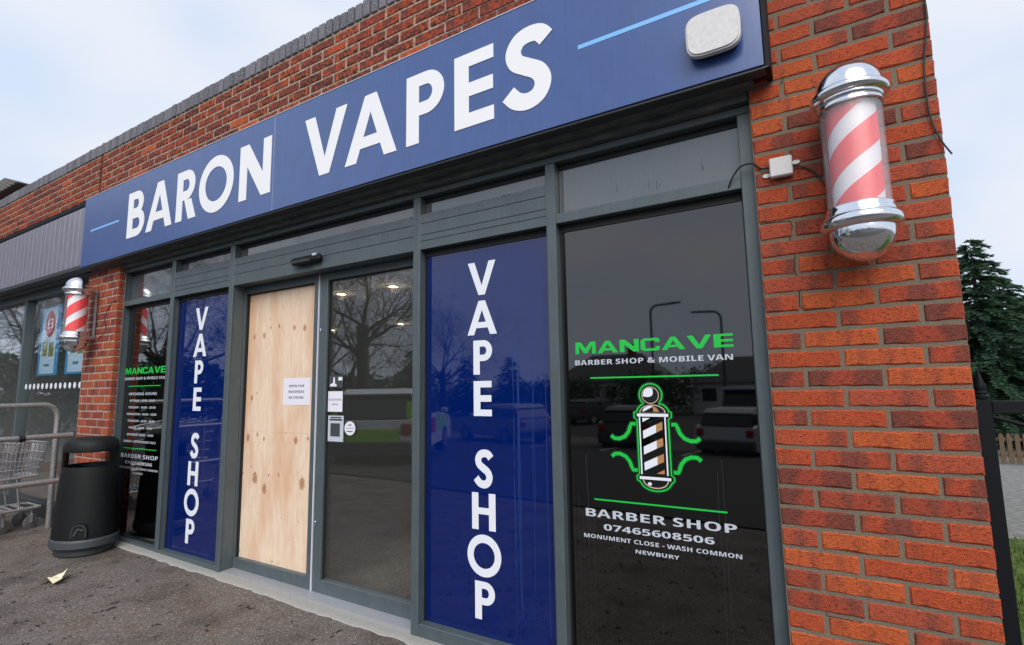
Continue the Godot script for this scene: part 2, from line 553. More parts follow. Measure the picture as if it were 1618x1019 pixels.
func make_materials() -> void:
	bold = SystemFont.new()
	bold.font_names = PackedStringArray(["Droid Sans"])
	bold.font_weight = 700
	plain_font = SystemFont.new()
	plain_font.font_names = PackedStringArray(["Droid Sans"])
	var rough_t := noise_tex(5, 0.06, [[0.0, grey(0.2)], [1.0, grey(0.8)]], 256, 5)
	var grit_t := noise_tex(6, 0.22, [[0.0, grey(0.1)], [1.0, grey(0.9)]], 256, 4)
	# bricks
	var tones := [[Color(0.66, 0.285, 0.185), Color(0.5, 0.245, 0.2), 0.05], [Color(0.62, 0.26, 0.18), Color(0.45, 0.235, 0.205), 0.15], [Color(0.68, 0.315, 0.19), Color(0.56, 0.265, 0.19), -0.1], [Color(0.58, 0.25, 0.185), Color(0.45, 0.24, 0.21), 0.2], [Color(0.65, 0.275, 0.17), Color(0.51, 0.24, 0.19), 0.05], [Color(0.62, 0.28, 0.205), Color(0.48, 0.25, 0.215), -0.05], [Color(0.69, 0.32, 0.185), Color(0.57, 0.265, 0.18), 0.0], [Color(0.57, 0.24, 0.18), Color(0.41, 0.22, 0.2), 0.1]]
	M.brick = []
	M.old_brick = []
	for i in tones.size():
		for old in 2:
			var m := mat(Color.WHITE, 0.88, 0.0, 0.35)
			m.albedo_texture = brick_picture(100 + i * 7 + old * 300, tones[i][0], tones[i][1], tones[i][2], 0.0 if old == 0 else 0.5 + 0.06 * i)
			relief(m, grit_t, 0.1)
			m.uv1_scale = Vector3(1, 1, 1)
			(M.brick if old == 0 else M.old_brick).append(m)
	for m in M.brick: m.albedo_color = Color(0.97, 1.0, 0.97)
	M.pier_brick = []
	for m in M.brick:
		var q: StandardMaterial3D = m.duplicate()
		q.albedo_color = Color(0.92, 1.0, 1.08)
		M.pier_brick.append(q)
	M.coping = []
	for i in 4:
		var m := mat(Color.WHITE, 0.8)
		m.albedo_texture = noise_tex(60 + i, 0.05, [[0.0, Color(0.26 + 0.03 * i, 0.26 + 0.03 * i, 0.285 + 0.03 * i)], [0.5, Color(0.36 + 0.02 * i, 0.36 + 0.02 * i, 0.4 + 0.02 * i)], [1.0, Color(0.52, 0.52, 0.54)]], 256)
		relief(tri(m, Vector3.ONE * 4.0), grit_t, 0.2)
		M.coping.append(m)
	M.mortar = relief(tri(mat(Color.WHITE, 0.95), Vector3.ONE * 5.0), grit_t, 0.35)
	M.mortar.albedo_texture = noise_tex(21, 0.11, [[0.0, Color(0.36, 0.325, 0.28)], [0.5, Color(0.44, 0.4, 0.345)], [1.0, Color(0.52, 0.48, 0.42)]], 256, 4)
	M.pale_mortar = relief(tri(mat(Color.WHITE, 0.95), Vector3.ONE * 5.0), grit_t, 0.35)
	M.pale_mortar.albedo_texture = noise_tex(22, 0.03, [[0.0, Color(0.42, 0.36, 0.32)], [0.5, Color(0.62, 0.55, 0.49)], [1.0, Color(0.74, 0.68, 0.62)]], 256, 5)
	M.gap = mat(lin(0.012, 0.011, 0.01), 0.95)
	# frames and panels
	M.frame = tri(mat(Color.WHITE, 0.42), Vector3(0.7, 0.7, 0.7))
	M.frame.albedo_texture = streaked(Color(0.29, 0.335, 0.355), 0.09, 31)
	M.wire = mat(Color(0.82, 0.82, 0.83), 0.3, 0.85)
	M.run_blue = mat(Color(0.12, 0.24, 0.5), 0.5)
	M.run_grey = mat(Color(0.13, 0.13, 0.14), 0.5)
	M.litter = mat(Color(0.27, 0.19, 0.11), 0.9)
	M.rust = mat(Color(0.6, 0.36, 0.26), 0.9)
	M.frame_dark = mat(lin(0.03, 0.036, 0.04), 0.5)
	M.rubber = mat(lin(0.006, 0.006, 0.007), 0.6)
	M.sign = tri(mat(Color.WHITE, 0.22, 0.0, 0.68), Vector3.ONE * 0.35)
	M.sign.albedo_texture = streaked(Color(0.21, 0.315, 0.535), 0.06, 33)
	M.sign_edge = mat(lin(0.01, 0.013, 0.03), 0.5)
	M.sign_letter = mat(Color(0.89, 0.9, 0.92), 0.45)
	M.pale_blue = mat(Color(0.46, 0.7, 0.93), 0.45)
	M.soffit = relief(tri(mat(Color.WHITE, 0.8), Vector3(0.8, 3, 3)), rough_t, 0.3)
	M.soffit.albedo_texture = noise_tex(35, 0.03, [[0.0, Color(0.22, 0.23, 0.23)], [0.55, Color(0.29, 0.315, 0.32)], [0.75, Color(0.35, 0.35, 0.33)], [1.0, Color(0.46, 0.43, 0.38)]], 256, 5)
	M.vinyl_blue = tri(mat(Color.WHITE, 0.025, 0.0, 0.64), Vector3.ONE * 0.8)
	M.vinyl_blue.albedo_texture = streaked(Color(0.004, 0.1, 0.35), 0.08, 36)
	M.vinyl_black = mat(lin(0.001, 0.001, 0.0012), 0.025, 0.0, 0.62)
	M.vinyl_black.clearcoat_enabled = true
	M.vinyl_black.clearcoat = 1.0
	M.vinyl_black.clearcoat_roughness = 0.02
	M.toplight = tri(mat(Color.WHITE, 0.08, 0.0, 0.68), Vector3.ONE)
	M.toplight.albedo_texture = streaked(Color(0.3, 0.325, 0.35), 0.06, 37, 256)
	M.toplight.clearcoat_enabled = true
	M.toplight.clearcoat_roughness = 0.03
	M.white_vinyl = mat(Color(0.86, 0.88, 0.92), 0.35)
	M.silver_vinyl = mat(Color(0.72, 0.75, 0.8), 0.35)
	M.green_vinyl = mat(Color(0.09, 0.72, 0.26), 0.35)
	M.dark_green = mat(Color(0.02, 0.2, 0.07), 0.3)
	M.tan_vinyl = mat(Color(0.66, 0.49, 0.33), 0.35)
	M.black_vinyl = mat(lin(0.006, 0.006, 0.007), 0.3)
	M.cream_vinyl = mat(Color(0.75, 0.68, 0.6), 0.35)
	M.paper = mat(Color(0.85, 0.85, 0.9), 0.8)
	M.ink = mat(lin(0.02, 0.02, 0.025), 0.7)
	var gl := mat(Color(1, 1, 1, 0.0), 0.0)
	gl.transparency = BaseMaterial3D.TRANSPARENCY_ALPHA
	gl.albedo_color = Color(0.6, 0.65, 0.65, 0.02)
	M.glass = gl
	var dg := gl.duplicate()
	dg.albedo_color = Color(0.42, 0.4, 0.36, 0.05)
	M.dusty_glass = dg
	M.ply = mat(Color.WHITE, 0.7)
	M.ply.albedo_texture = ply_picture()
	M.ply_edge = mat(Color(0.72, 0.56, 0.4), 0.8)
	M.chrome = mat(Color(0.9, 0.91, 0.93), 0.13, 1.0)
	M.steel = tri(mat(Color.WHITE, 0.4, 0.55), Vector3.ONE * 3.0)
	M.steel.albedo_texture = noise_tex(41, 0.05, [[0.0, Color(0.5, 0.5, 0.5)], [0.6, Color(0.64, 0.64, 0.64)], [1.0, Color(0.74, 0.73, 0.71)]], 256)
	M.pole_white = mat(Color(0.91, 0.91, 0.93), 0.5)
	M.pole_red = mat(Color(0.93, 0.1, 0.13), 0.5)
	var pg := mat(Color(0.88, 0.88, 0.92, 0.2), 0.18)
	pg.transparency = BaseMaterial3D.TRANSPARENCY_ALPHA
	M.misted = relief(tri(pg, Vector3.ONE * 7.0), grit_t, 0.12)
	var pc := mat(Color(0.9, 0.9, 0.92, 0.06), 0.03)
	pc.transparency = BaseMaterial3D.TRANSPARENCY_ALPHA
	pc.albedo_color = Color(0.9, 0.9, 0.92, 0.06)
	pc.roughness = 0.03
	M.clear = pc
	M.plastic_white = relief(tri(mat(Color(0.8, 0.8, 0.8), 0.5), Vector3.ONE * 6.0), rough_t, 0.05)
	M.plastic_white.albedo_texture = noise_tex(43, 0.04, [[0.0, Color(0.93, 0.93, 0.93)], [1.0, Color(1, 1, 1)]], 256)
	M.lamp_lens = relief(tri(mat(Color.WHITE, 0.45), Vector3.ONE * 6.0), grit_t, 0.02)
	M.lamp_lens.albedo_texture = noise_tex(44, 0.025, [[0.0, Color(0.75, 0.75, 0.76)], [1.0, Color(0.82, 0.82, 0.83)]], 256)
	M.black_plastic = relief(tri(mat(lin(0.006, 0.007, 0.008), 0.42, 0.0, 0.35), Vector3.ONE * 9.0), grit_t, 0.25)
	M.grey_plastic = mat(lin(0.045, 0.052, 0.06), 0.55)
	M.castor = mat(lin(0.14, 0.14, 0.145), 0.6)
	M.flashing = mat(Color(0.78, 0.8, 0.84), 0.4)
	M.cable = mat(lin(0.01, 0.01, 0.01), 0.6)
	M.black_paint = mat(lin(0.005, 0.006, 0.009), 0.55, 0.0, 0.3)
	M.tarmac = relief(tri(mat(Color.WHITE, 0.93, 0.0, 0.35), Vector3.ONE * 0.42), grit_t, 0.4)
	M.tarmac.albedo_texture = tarmac_picture()
	M.tarmac.detail_enabled = true
	M.tarmac.detail_blend_mode = BaseMaterial3D.BLEND_MODE_MUL
	M.tarmac.uv2_triplanar = true
	M.tarmac.uv2_world_triplanar = true
	M.tarmac.uv2_scale = Vector3.ONE * 0.31
	M.tarmac.detail_uv_layer = BaseMaterial3D.DETAIL_UV_2
	M.tarmac.detail_albedo = noise_tex(45, 0.012, [[0.0, Color(0.72, 0.7, 0.69)], [0.4, Color(0.93, 0.92, 0.91)], [0.7, Color(1, 1, 1)], [1.0, Color(0.92, 0.86, 0.82)]], 512, 6)
	M.asphalt = relief(tri(mat(Color.WHITE, 0.9, 0.0, 0.3), Vector3.ONE * 0.6), grit_t, 0.4)
	M.asphalt.albedo_texture = noise_tex(53, 0.08, [[0.0, Color(0.19, 0.19, 0.19)], [0.5, Color(0.25, 0.25, 0.25)], [1.0, Color(0.33, 0.33, 0.33)]], 512, 5)
	M.spot = mat(lin(0.022, 0.021, 0.02), 0.9)
	M.pale_spot = mat(lin(0.34, 0.33, 0.32), 0.9)
	M.concrete = relief(tri(mat(Color.WHITE, 0.9), Vector3.ONE * 3.0), grit_t, 0.5)
	M.concrete.albedo_texture = noise_tex(46, 0.12, [[0.0, Color(0.5, 0.5, 0.49)], [0.5, Color(0.6, 0.6, 0.59)], [1.0, Color(0.68, 0.68, 0.67)]], 256, 4)
	M.sill_plate = mat(Color(0.66, 0.67, 0.7), 0.45, 0.4)
	M.grey_board = tri(mat(Color.WHITE, 0.27, 0.0, 0.65), Vector3.ONE * 0.8)
	M.grey_board.albedo_texture = streaked(Color(0.45, 0.45, 0.51), 0.08, 47, 256)
	M.dark_wall = mat(lin(0.02, 0.02, 0.022), 0.9)
	M.inside_floor = relief(tri(mat(Color.WHITE, 0.6), Vector3.ONE * 1.3), rough_t, 0.2)
	M.inside_floor.albedo_texture = noise_tex(48, 0.02, [[0.0, Color(0.2, 0.13, 0.1)], [0.5, Color(0.33, 0.22, 0.16)], [1.0, Color(0.42, 0.3, 0.22)]], 256, 5)
	M.inside_wall = mat(lin(0.2, 0.2, 0.21), 0.9)
	M.inside_teal = mat(lin(0.05, 0.16, 0.22), 0.8)
	M.inside_ceiling = mat(lin(0.45, 0.45, 0.45), 0.9)
	M.grass = tri(mat(Color.WHITE, 0.95), Vector3.ONE * 1.0)
	M.grass.albedo_texture = noise_tex(49, 0.05, [[0.0, Color(0.16, 0.22, 0.07)], [0.5, Color(0.26, 0.36, 0.1)], [1.0, Color(0.4, 0.46, 0.2)]], 256, 5)
	M.path = tri(mat(Color.WHITE, 0.9), Vector3.ONE * 0.7)
	M.path.albedo_texture = noise_tex(50, 0.05, [[0.0, Color(0.36, 0.37, 0.36)], [1.0, Color(0.52, 0.54, 0.53)]], 256, 5)
	M.bark = relief(tri(mat(lin(0.06, 0.052, 0.042), 0.95), Vector3.ONE * 2.0), grit_t, 1.0)
	M.twig = mat(lin(0.045, 0.038, 0.032), 0.95)
	M.needle = []
	for c in [[0.016, 0.05, 0.03], [0.03, 0.08, 0.045], [0.055, 0.11, 0.06]]:
		var m := mat(lin(c[0], c[1], c[2]), 0.8)
		m.backlight_enabled = true
		m.backlight = lin(0.02, 0.05, 0.02)
		M.needle.append(m)
	M.timber = tri(mat(Color.WHITE, 0.9), Vector3(4, 1, 4))
	M.timber.albedo_texture = noise_tex(51, 0.04, [[0.0, Color(0.28, 0.23, 0.18)], [1.0, Color(0.44, 0.37, 0.29)]], 256)
	M.render_wall = mat(Color(0.8, 0.8, 0.78), 0.9)
	M.tile = tri(mat(Color.WHITE, 0.85), Vector3.ONE * 1.5)
	M.tile.albedo_texture = noise_tex(52, 0.06, [[0.0, Color(0.3, 0.3, 0.29)], [0.6, Color(0.42, 0.42, 0.41)], [1.0, Color(0.55, 0.57, 0.52)]], 256)
	M.roof_tile = mat(Color(0.34, 0.24, 0.2), 0.85)
	M.dark_glass = mat(lin(0.01, 0.012, 0.014), 0.04)
	M.road_paint = mat(Color(0.78, 0.78, 0.76), 0.8)
	M.grit = grit_t

# ------------------------------------------------------------------ brickwork
var brick_meshes := {}
# one brick, its face on z = 0 and its lower left corner at the origin, slightly uneven; five kinds of each length
func brick_mesh(length: float, kind: int) -> ArrayMesh:
	var key := "%.3f %d" % [length, kind]
	if brick_meshes.has(key): return brick_meshes[key]
	var g := RandomNumberGenerator.new()
	g.seed = kind * 1000 + int(length * 1000)
	var b := MB.new()
	var h := COURSE - 0.0115
	var cols := 6 if length > 0.15 else 3
	var e := 0.0055
	var face := []
	var rim := []
	for j in 2:
		for i in cols + 1:
			var u := float(i) / cols
			var p := Vector3(lerpf(e, length - e, u), lerpf(e, h - e, j), 0.0)
			p += Vector3(g.randf_range(-1, 1) * 0.0018, g.randf_range(-1, 1) * 0.0022 * (2.2 if g.randf() < 0.12 else 1.0), g.randf_range(-1, 0.5) * 0.0016)
			face.append(p)
			var q := Vector3(lerpf(0.0, length, u), h * j, -e)
			q += Vector3(g.randf_range(-1, 1) * 0.0016, g.randf_range(-1, 1) * 0.0022, 0)
			rim.append(q)
	var nz := Vector3(0, 0, 1)
	var uvof := func(p: Vector3) -> Vector2: return Vector2(p.x / 0.225 * (1.0 if kind % 2 == 0 else -1.0), 1.0 - p.y / h)
	var put := func(a: Vector3, c: Vector3, d: Vector3, f: Vector3, nn: Vector3) -> void:
		b.tri(a, c, d, nn, nn, nn, uvof.call(a), uvof.call(c), uvof.call(d))
		b.tri(a, d, f, nn, nn, nn, uvof.call(a), uvof.call(d), uvof.call(f))
	var k := cols + 1
	for i in cols:
		put.call(face[i], face[i + 1], face[k + i + 1], face[k + i], nz)
		put.call(rim[i], rim[i + 1], face[i + 1], face[i], Vector3(0, -0.7, 0.7))
		put.call(face[k + i], face[k + i + 1], rim[k + i + 1], rim[k + i], Vector3(0, 0.7, 0.7))
		var back := Vector3(0, 0, -0.03)
		put.call(rim[i] + back, rim[i + 1] + back, rim[i + 1], rim[i], Vector3(0, -1, 0))
		put.call(rim[k + i], rim[k + i + 1], rim[k + i + 1] + back, rim[k + i] + back, Vector3(0, 1, 0))
	for s in [0, cols]:
		var dx := Vector3(-0.7 if s == 0 else 0.7, 0, 0.7)
		put.call(rim[s], face[s], face[k + s], rim[k + s], dx)
		var back := Vector3(0, 0, -0.03)
		put.call(rim[s], rim[s] + back, rim[k + s] + back, rim[k + s], Vector3(signf(dx.x), 0, 0))
	brick_meshes[key] = b.mesh()
	return brick_meshes[key]

func lay(parent: Node3D, at: Vector3, length: float, m: Material, turn := 0.0, called := "brick") -> void:
	var o := MeshInstance3D.new()
	o.name = called
	o.mesh = brick_mesh(length, R.randi() % 5)
	o.material_override = m
	parent.add_child(o, true)
	o.position = at - ORG[parent]
	o.rotation = Vector3(R.randf_range(-0.004, 0.004), turn + R.randf_range(-0.003, 0.003), R.randf_range(-0.004, 0.004))

func pick(a: Array) -> Material:
	return a[R.randi() % a.size()]

func build_brickwork() -> void:
	# pier beside the black glazed panel
	var p := thing("brick_pier", "orange red brick pier carrying barber pole beside black glazed panel", "brick pier", Vector3(-0.29, 0.0, -0.1), "brick piers")
	part(p, "mortar", mb_box(Vector3(-0.586, -0.05, -0.3), Vector3(-0.004, 3.72, -0.0045)), M.mortar)
	for l in range(-17, 35):
		var y := LEVEL + l * COURSE + 0.00575
		var x := -0.0025
		var a := [0.2235, 0.2235, 0.111] if posmod(l, 2) == 1 else [0.1055, 0.2235, 0.229]
		for len in a:
			lay(p, Vector3(x - len, y, R.randf_range(-0.0006, 0.001)), len, pick(M.brick) if y < 2.9 else pick(M.old_brick))
			x -= len + 0.012
	for line in [[[-0.47, 1.94], [-0.482, 1.9], [-0.478, 1.84], [-0.47, 1.83], [-0.474, 1.77], [-0.465, 1.69], [-0.468, 1.63], [-0.452, 1.616], [-0.37, 1.618]], [[-0.58, 1.968], [-0.5, 1.965], [-0.475, 1.962], [-0.47, 1.94]], [[-0.545, 2.505], [-0.49, 2.507], [-0.462, 2.52], [-0.462, 2.58]], [[-0.57, 0.62], [-0.5, 0.615], [-0.47, 0.6], [-0.465, 0.55], [-0.36, 0.548]]]:
		var pts := []
		for q in line: pts.append(Vector3(q[0], q[1], -0.0042))
		var cr := MB.new()
		cr.tube(pts, 0.0016, 5)
		part(p, "crack", cr, M.gap, "dark open crack stepping through the joints")
	# pier between the two shops
	var q := thing("brick_pier", "narrow brick pier with pale joints between the two shop windows", "brick pier", Vector3(-6.24, 0.0, -0.1), "brick piers")
	part(q, "mortar", mb_box(Vector3(-6.555, -0.05, -0.3), Vector3(-5.9225, 2.53, -0.004)), M.pale_mortar)
	for l in range(-17, 18):
		var y := LEVEL + l * COURSE + 0.00575
		var x := -5.918
		var odd := posmod(l, 2) == 1
		for len in ([0.2215, 0.2215, 0.155] if odd else [0.1035, 0.2215, 0.2215, 0.04]):
			lay(q, Vector3(x - len, y, R.randf_range(-0.0006, 0.001)), len, pick(M.pier_brick))
			x -= len + 0.014
		lay(q, Vector3(-5.918 + R.randf_range(-0.001, 0.001), y, -0.004), 0.1035, pick(M.pier_brick), PI / 2, "return_brick")
	# wall above the signs
	var w := thing("parapet_wall", "weathered dark brick parapet with soldier coping above the blue sign", "wall", Vector3(-5.0, 2.5, -0.1))
	part(w, "mortar", mb_box(Vector3(-10.2, 2.55, -0.3), Vector3(-0.592, 3.745, -0.005)), M.pale_mortar)
	var far := MB.new()
	for l in range(26, 35):
		var y := LEVEL + l * COURSE + 0.00575
		var x := -0.6 - (0.0 if posmod(l, 2) == 1 else 0.1175)
		while x > -10.1:
			var at := Vector3(x - 0.225, y, R.randf_range(-0.0008, 0.0012))
			if true:
				var m: Material = pick(M.old_brick)
				if (l < 28 and R.randf() < 0.45) or R.randf() < 0.06: m = pick(M.brick)
				if x > -2.0 or x < -9.4: far.box(at + Vector3(0, 0, -0.03), at + Vector3(0.2215, COURSE - 0.0115, 0.0))
				else: lay(w, at, 0.2215, m)
			x -= 0.2355
	part(w, "outer_bricks", far, M.old_brick[1]).set_meta("kind", "stuff")
	part(w, "movement_joint", mb_box(Vector3(-6.49, 3.2, -0.01), Vector3(-6.47, 3.86, 0.003)), M.gap)
	var x := -0.6
	while x > -10.1:
		var b := MB.new()
		var top := 3.853 + R.randf_range(-0.004, 0.004)
		b.box(Vector3(x - 0.058 - R.randf() * 0.003, 3.7375, -0.215), Vector3(x, top, 0.007 + R.randf_range(-0.002, 0.003)), 0.005)
		part(w, "coping_brick", b, pick(M.coping))
		x -= 0.0712
	part(w, "coping_mortar", mb_box(Vector3(-10.1, 3.735, -0.205), Vector3(-0.6, 3.838, -0.008)), M.gap)
	# the rest of the building
	var s := thing("shop_building", "flat roofed brick shop building behind the signs and windows", "building", Vector3(-5, 0, -4))
	part(s, "side_wall", mb_box(Vector3(-0.22, -0.4, -8.0), Vector3(-0.003, 3.7, -0.31)), M.brick[1])
	part(s, "back_wall", mb_box(Vector3(-13.0, -0.4, -8.2), Vector3(-0.003, 3.4, -8.0)), M.brick[3])
	part(s, "roof", mb_box(Vector3(-13.0, 3.2, -8.0), Vector3(-0.22, 3.35, -0.31)), M.dark_wall)
	part(s, "lintel", mb_box(Vector3(-13.0, 2.56, -0.3), Vector3(-0.59, 3.2, -0.31 + 0.005)), M.dark_wall)
	part(s, "ceiling", mb_box(Vector3(-13.0, 2.62, -8.0), Vector3(-0.22, 2.68, -0.31)), M.inside_ceiling)
	part(s, "floor", mb_box(Vector3(-6.2, -0.2, -8.0), Vector3(-0.22, 0.05, -0.205)), M.inside_floor)
	part(s, "floor", mb_box(Vector3(-13.0, -0.2, -8.0), Vector3(-6.2, 0.09, -0.2)), M.inside_floor)
	part(s, "party_wall", mb_box(Vector3(-6.4, 0.09, -2.3), Vector3(-6.2, 2.62, -0.31)), M.inside_wall)
	part(s, "inner_wall", mb_box(Vector3(-13.0, 0.09, -2.4), Vector3(-6.2, 2.62, -2.301)), M.inside_teal)
	part(s, "inner_wall", mb_box(Vector3(-13.0, 0.09, -7.1), Vector3(-0.22, 2.62, -7.0)), M.inside_wall)
	part(s, "end_wall", mb_box(Vector3(-13.1, 0.09, -8.0), Vector3(-13.0, 3.2, -0.0)), M.inside_wall)

# ------------------------------------------------------------------ fascia signs
func build_signs() -> void:
	var s := thing("shop_sign", "long blue fascia sign with white BARON VAPES lettering", "sign", Vector3(-3.46, 2.54, 0.0))
	var x0 := -6.415
	var x1 := -0.515
	for e in [[x0, -3.4885], [-3.4865, x1]]:
		part(s, "panel", mb_box(Vector3(e[0], 2.543, 0.1), Vector3(e[1], 3.215, 0.125), 0.0015), M.sign)
	part(s, "tray", mb_box(Vector3(x0 + 0.004, 2.548, 0.012), Vector3(x1 - 0.003, 3.205, 0.098)), M.sign_edge)
	part(s, "end_trim", mb_box(Vector3(x1 + 0.001, 2.53, 0.004), Vector3(x1 + 0.022, 3.22, 0.118), 0.003), M.black_paint)
	part(s, "end_trim", mb_box(Vector3(x0 - 0.03, 2.545, 0.01), Vector3(x0 - 0.002, 3.22, 0.112), 0.002), M.sign_edge)
	part(s, "top_flashing", mb_box(Vector3(x0 - 0.03, 3.2165, 0.0), Vector3(x1 + 0.02, 3.2205, 0.128)), M.flashing)
	var y0 := 2.678
	var y1 := 3.082
	for a in [["B", -5.521, -5.225], ["A", -5.191, -4.777], ["R", -4.717, -4.432], ["O", -4.395, -3.945], ["N", -3.872, -3.514], ["V", -3.168, -2.778], ["A", -2.788, -2.371], ["P", -2.299, -2.034], ["E", -1.965, -1.72], ["S", -1.672, -1.39]]:
		var o := 0.006 if a[0] in ["O", "S"] else 0.0
		set_letter(s, a[0], a[1], a[2], y0 - o, y1 + o, 0.1252, 0.003, M.sign_letter)
	part(s, "stripe", mb_box(Vector3(-6.252, 2.866, 0.1252), Vector3(-5.691, 2.884, 0.1262)), M.pale_blue)
	part(s, "stripe", mb_box(Vector3(-1.262, 2.878, 0.1252), Vector3(-0.62, 2.898, 0.1262)), M.pale_blue)
	# timber and lip under the sign
	var u := thing("sign_soffit", "grimy dark boards under the blue sign above the window frames", "soffit", Vector3(-3.3, 2.5, 0.0))
	part(u, "board", mb_box(Vector3(-5.92, 2.492, -0.14), Vector3(-0.59, 2.546, -0.012), 0.004), M.soffit)
	part(u, "batten", mb_box(Vector3(-6.41, 2.524, -0.011), Vector3(-0.56, 2.5425, 0.06), 0.003), M.soffit)
	part(u, "lip", mb_box(Vector3(-6.41, 2.53, 0.0605), Vector3(-0.5, 2.5425, 0.118), 0.003), M.frame_dark)
	# square white unit on the sign
	var f := thing("wall_lamp", "white rounded square light unit on the end of blue sign", "light", Vector3(-0.68, 2.71, 0.126))
	var q := PackedVector2Array()
	var q2 := PackedVector2Array()
	for k in 40:
		var w := TAU * k / 40
		var d := Vector2(signf(cos(w)) * pow(absf(cos(w)), 0.5), signf(sin(w)) * pow(absf(sin(w)), 0.5))
		q.append(Vector2(-0.68, 2.712) + d * Vector2(0.1, 0.088))
		q2.append(Vector2(-0.68, 2.712) + d * Vector2(0.092, 0.08))
	var b := MB.new()
	b.slab(q2, 0.1255, 0.155)
	part(f, "mounting", b, M.sign_edge)
	b = MB.new()
	b.slab(q, 0.1552, 0.178)
	part(f, "body", b, M.plastic_white)
	b = MB.new()
	var q3 := PackedVector2Array()
	for p in q: q3.append(Vector2(-0.68, 2.712) + (p - Vector2(-0.68, 2.712)) * 0.93)
	b.slab(q3, 0.1783, 0.184)
	part(f, "lens", b, M.lamp_lens)
	# boards over the next shop
	var g := thing("board_fascia", "pale grey fascia of vertical boards over the neighbouring shop window", "fascia", Vector3(-7.9, 2.56, 0.0))
	var x := -6.452
	while x > -10.1:
		part(g, "board", mb_box(Vector3(x - 0.1085, 2.575, 0.06), Vector3(x, 3.16, 0.11), 0.004), M.grey_board)
		x -= 0.1165
	part(g, "cap", mb_box(Vector3(-10.1, 3.163, 0.0), Vector3(-6.45, 3.205, 0.118), 0.003), M.black_paint)
	part(g, "lip", mb_box(Vector3(-10.1, 2.535, 0.02), Vector3(-6.44, 2.573, 0.118), 0.003), M.frame_dark)
	part(g, "backing", mb_box(Vector3(-10.1, 2.575, 0.002), Vector3(-6.45, 3.16, 0.058)), M.black_paint)
	part(g, "soffit_board", mb_box(Vector3(-10.1, 2.525, -0.16), Vector3(-6.56, 2.56, 0.018)), M.soffit)

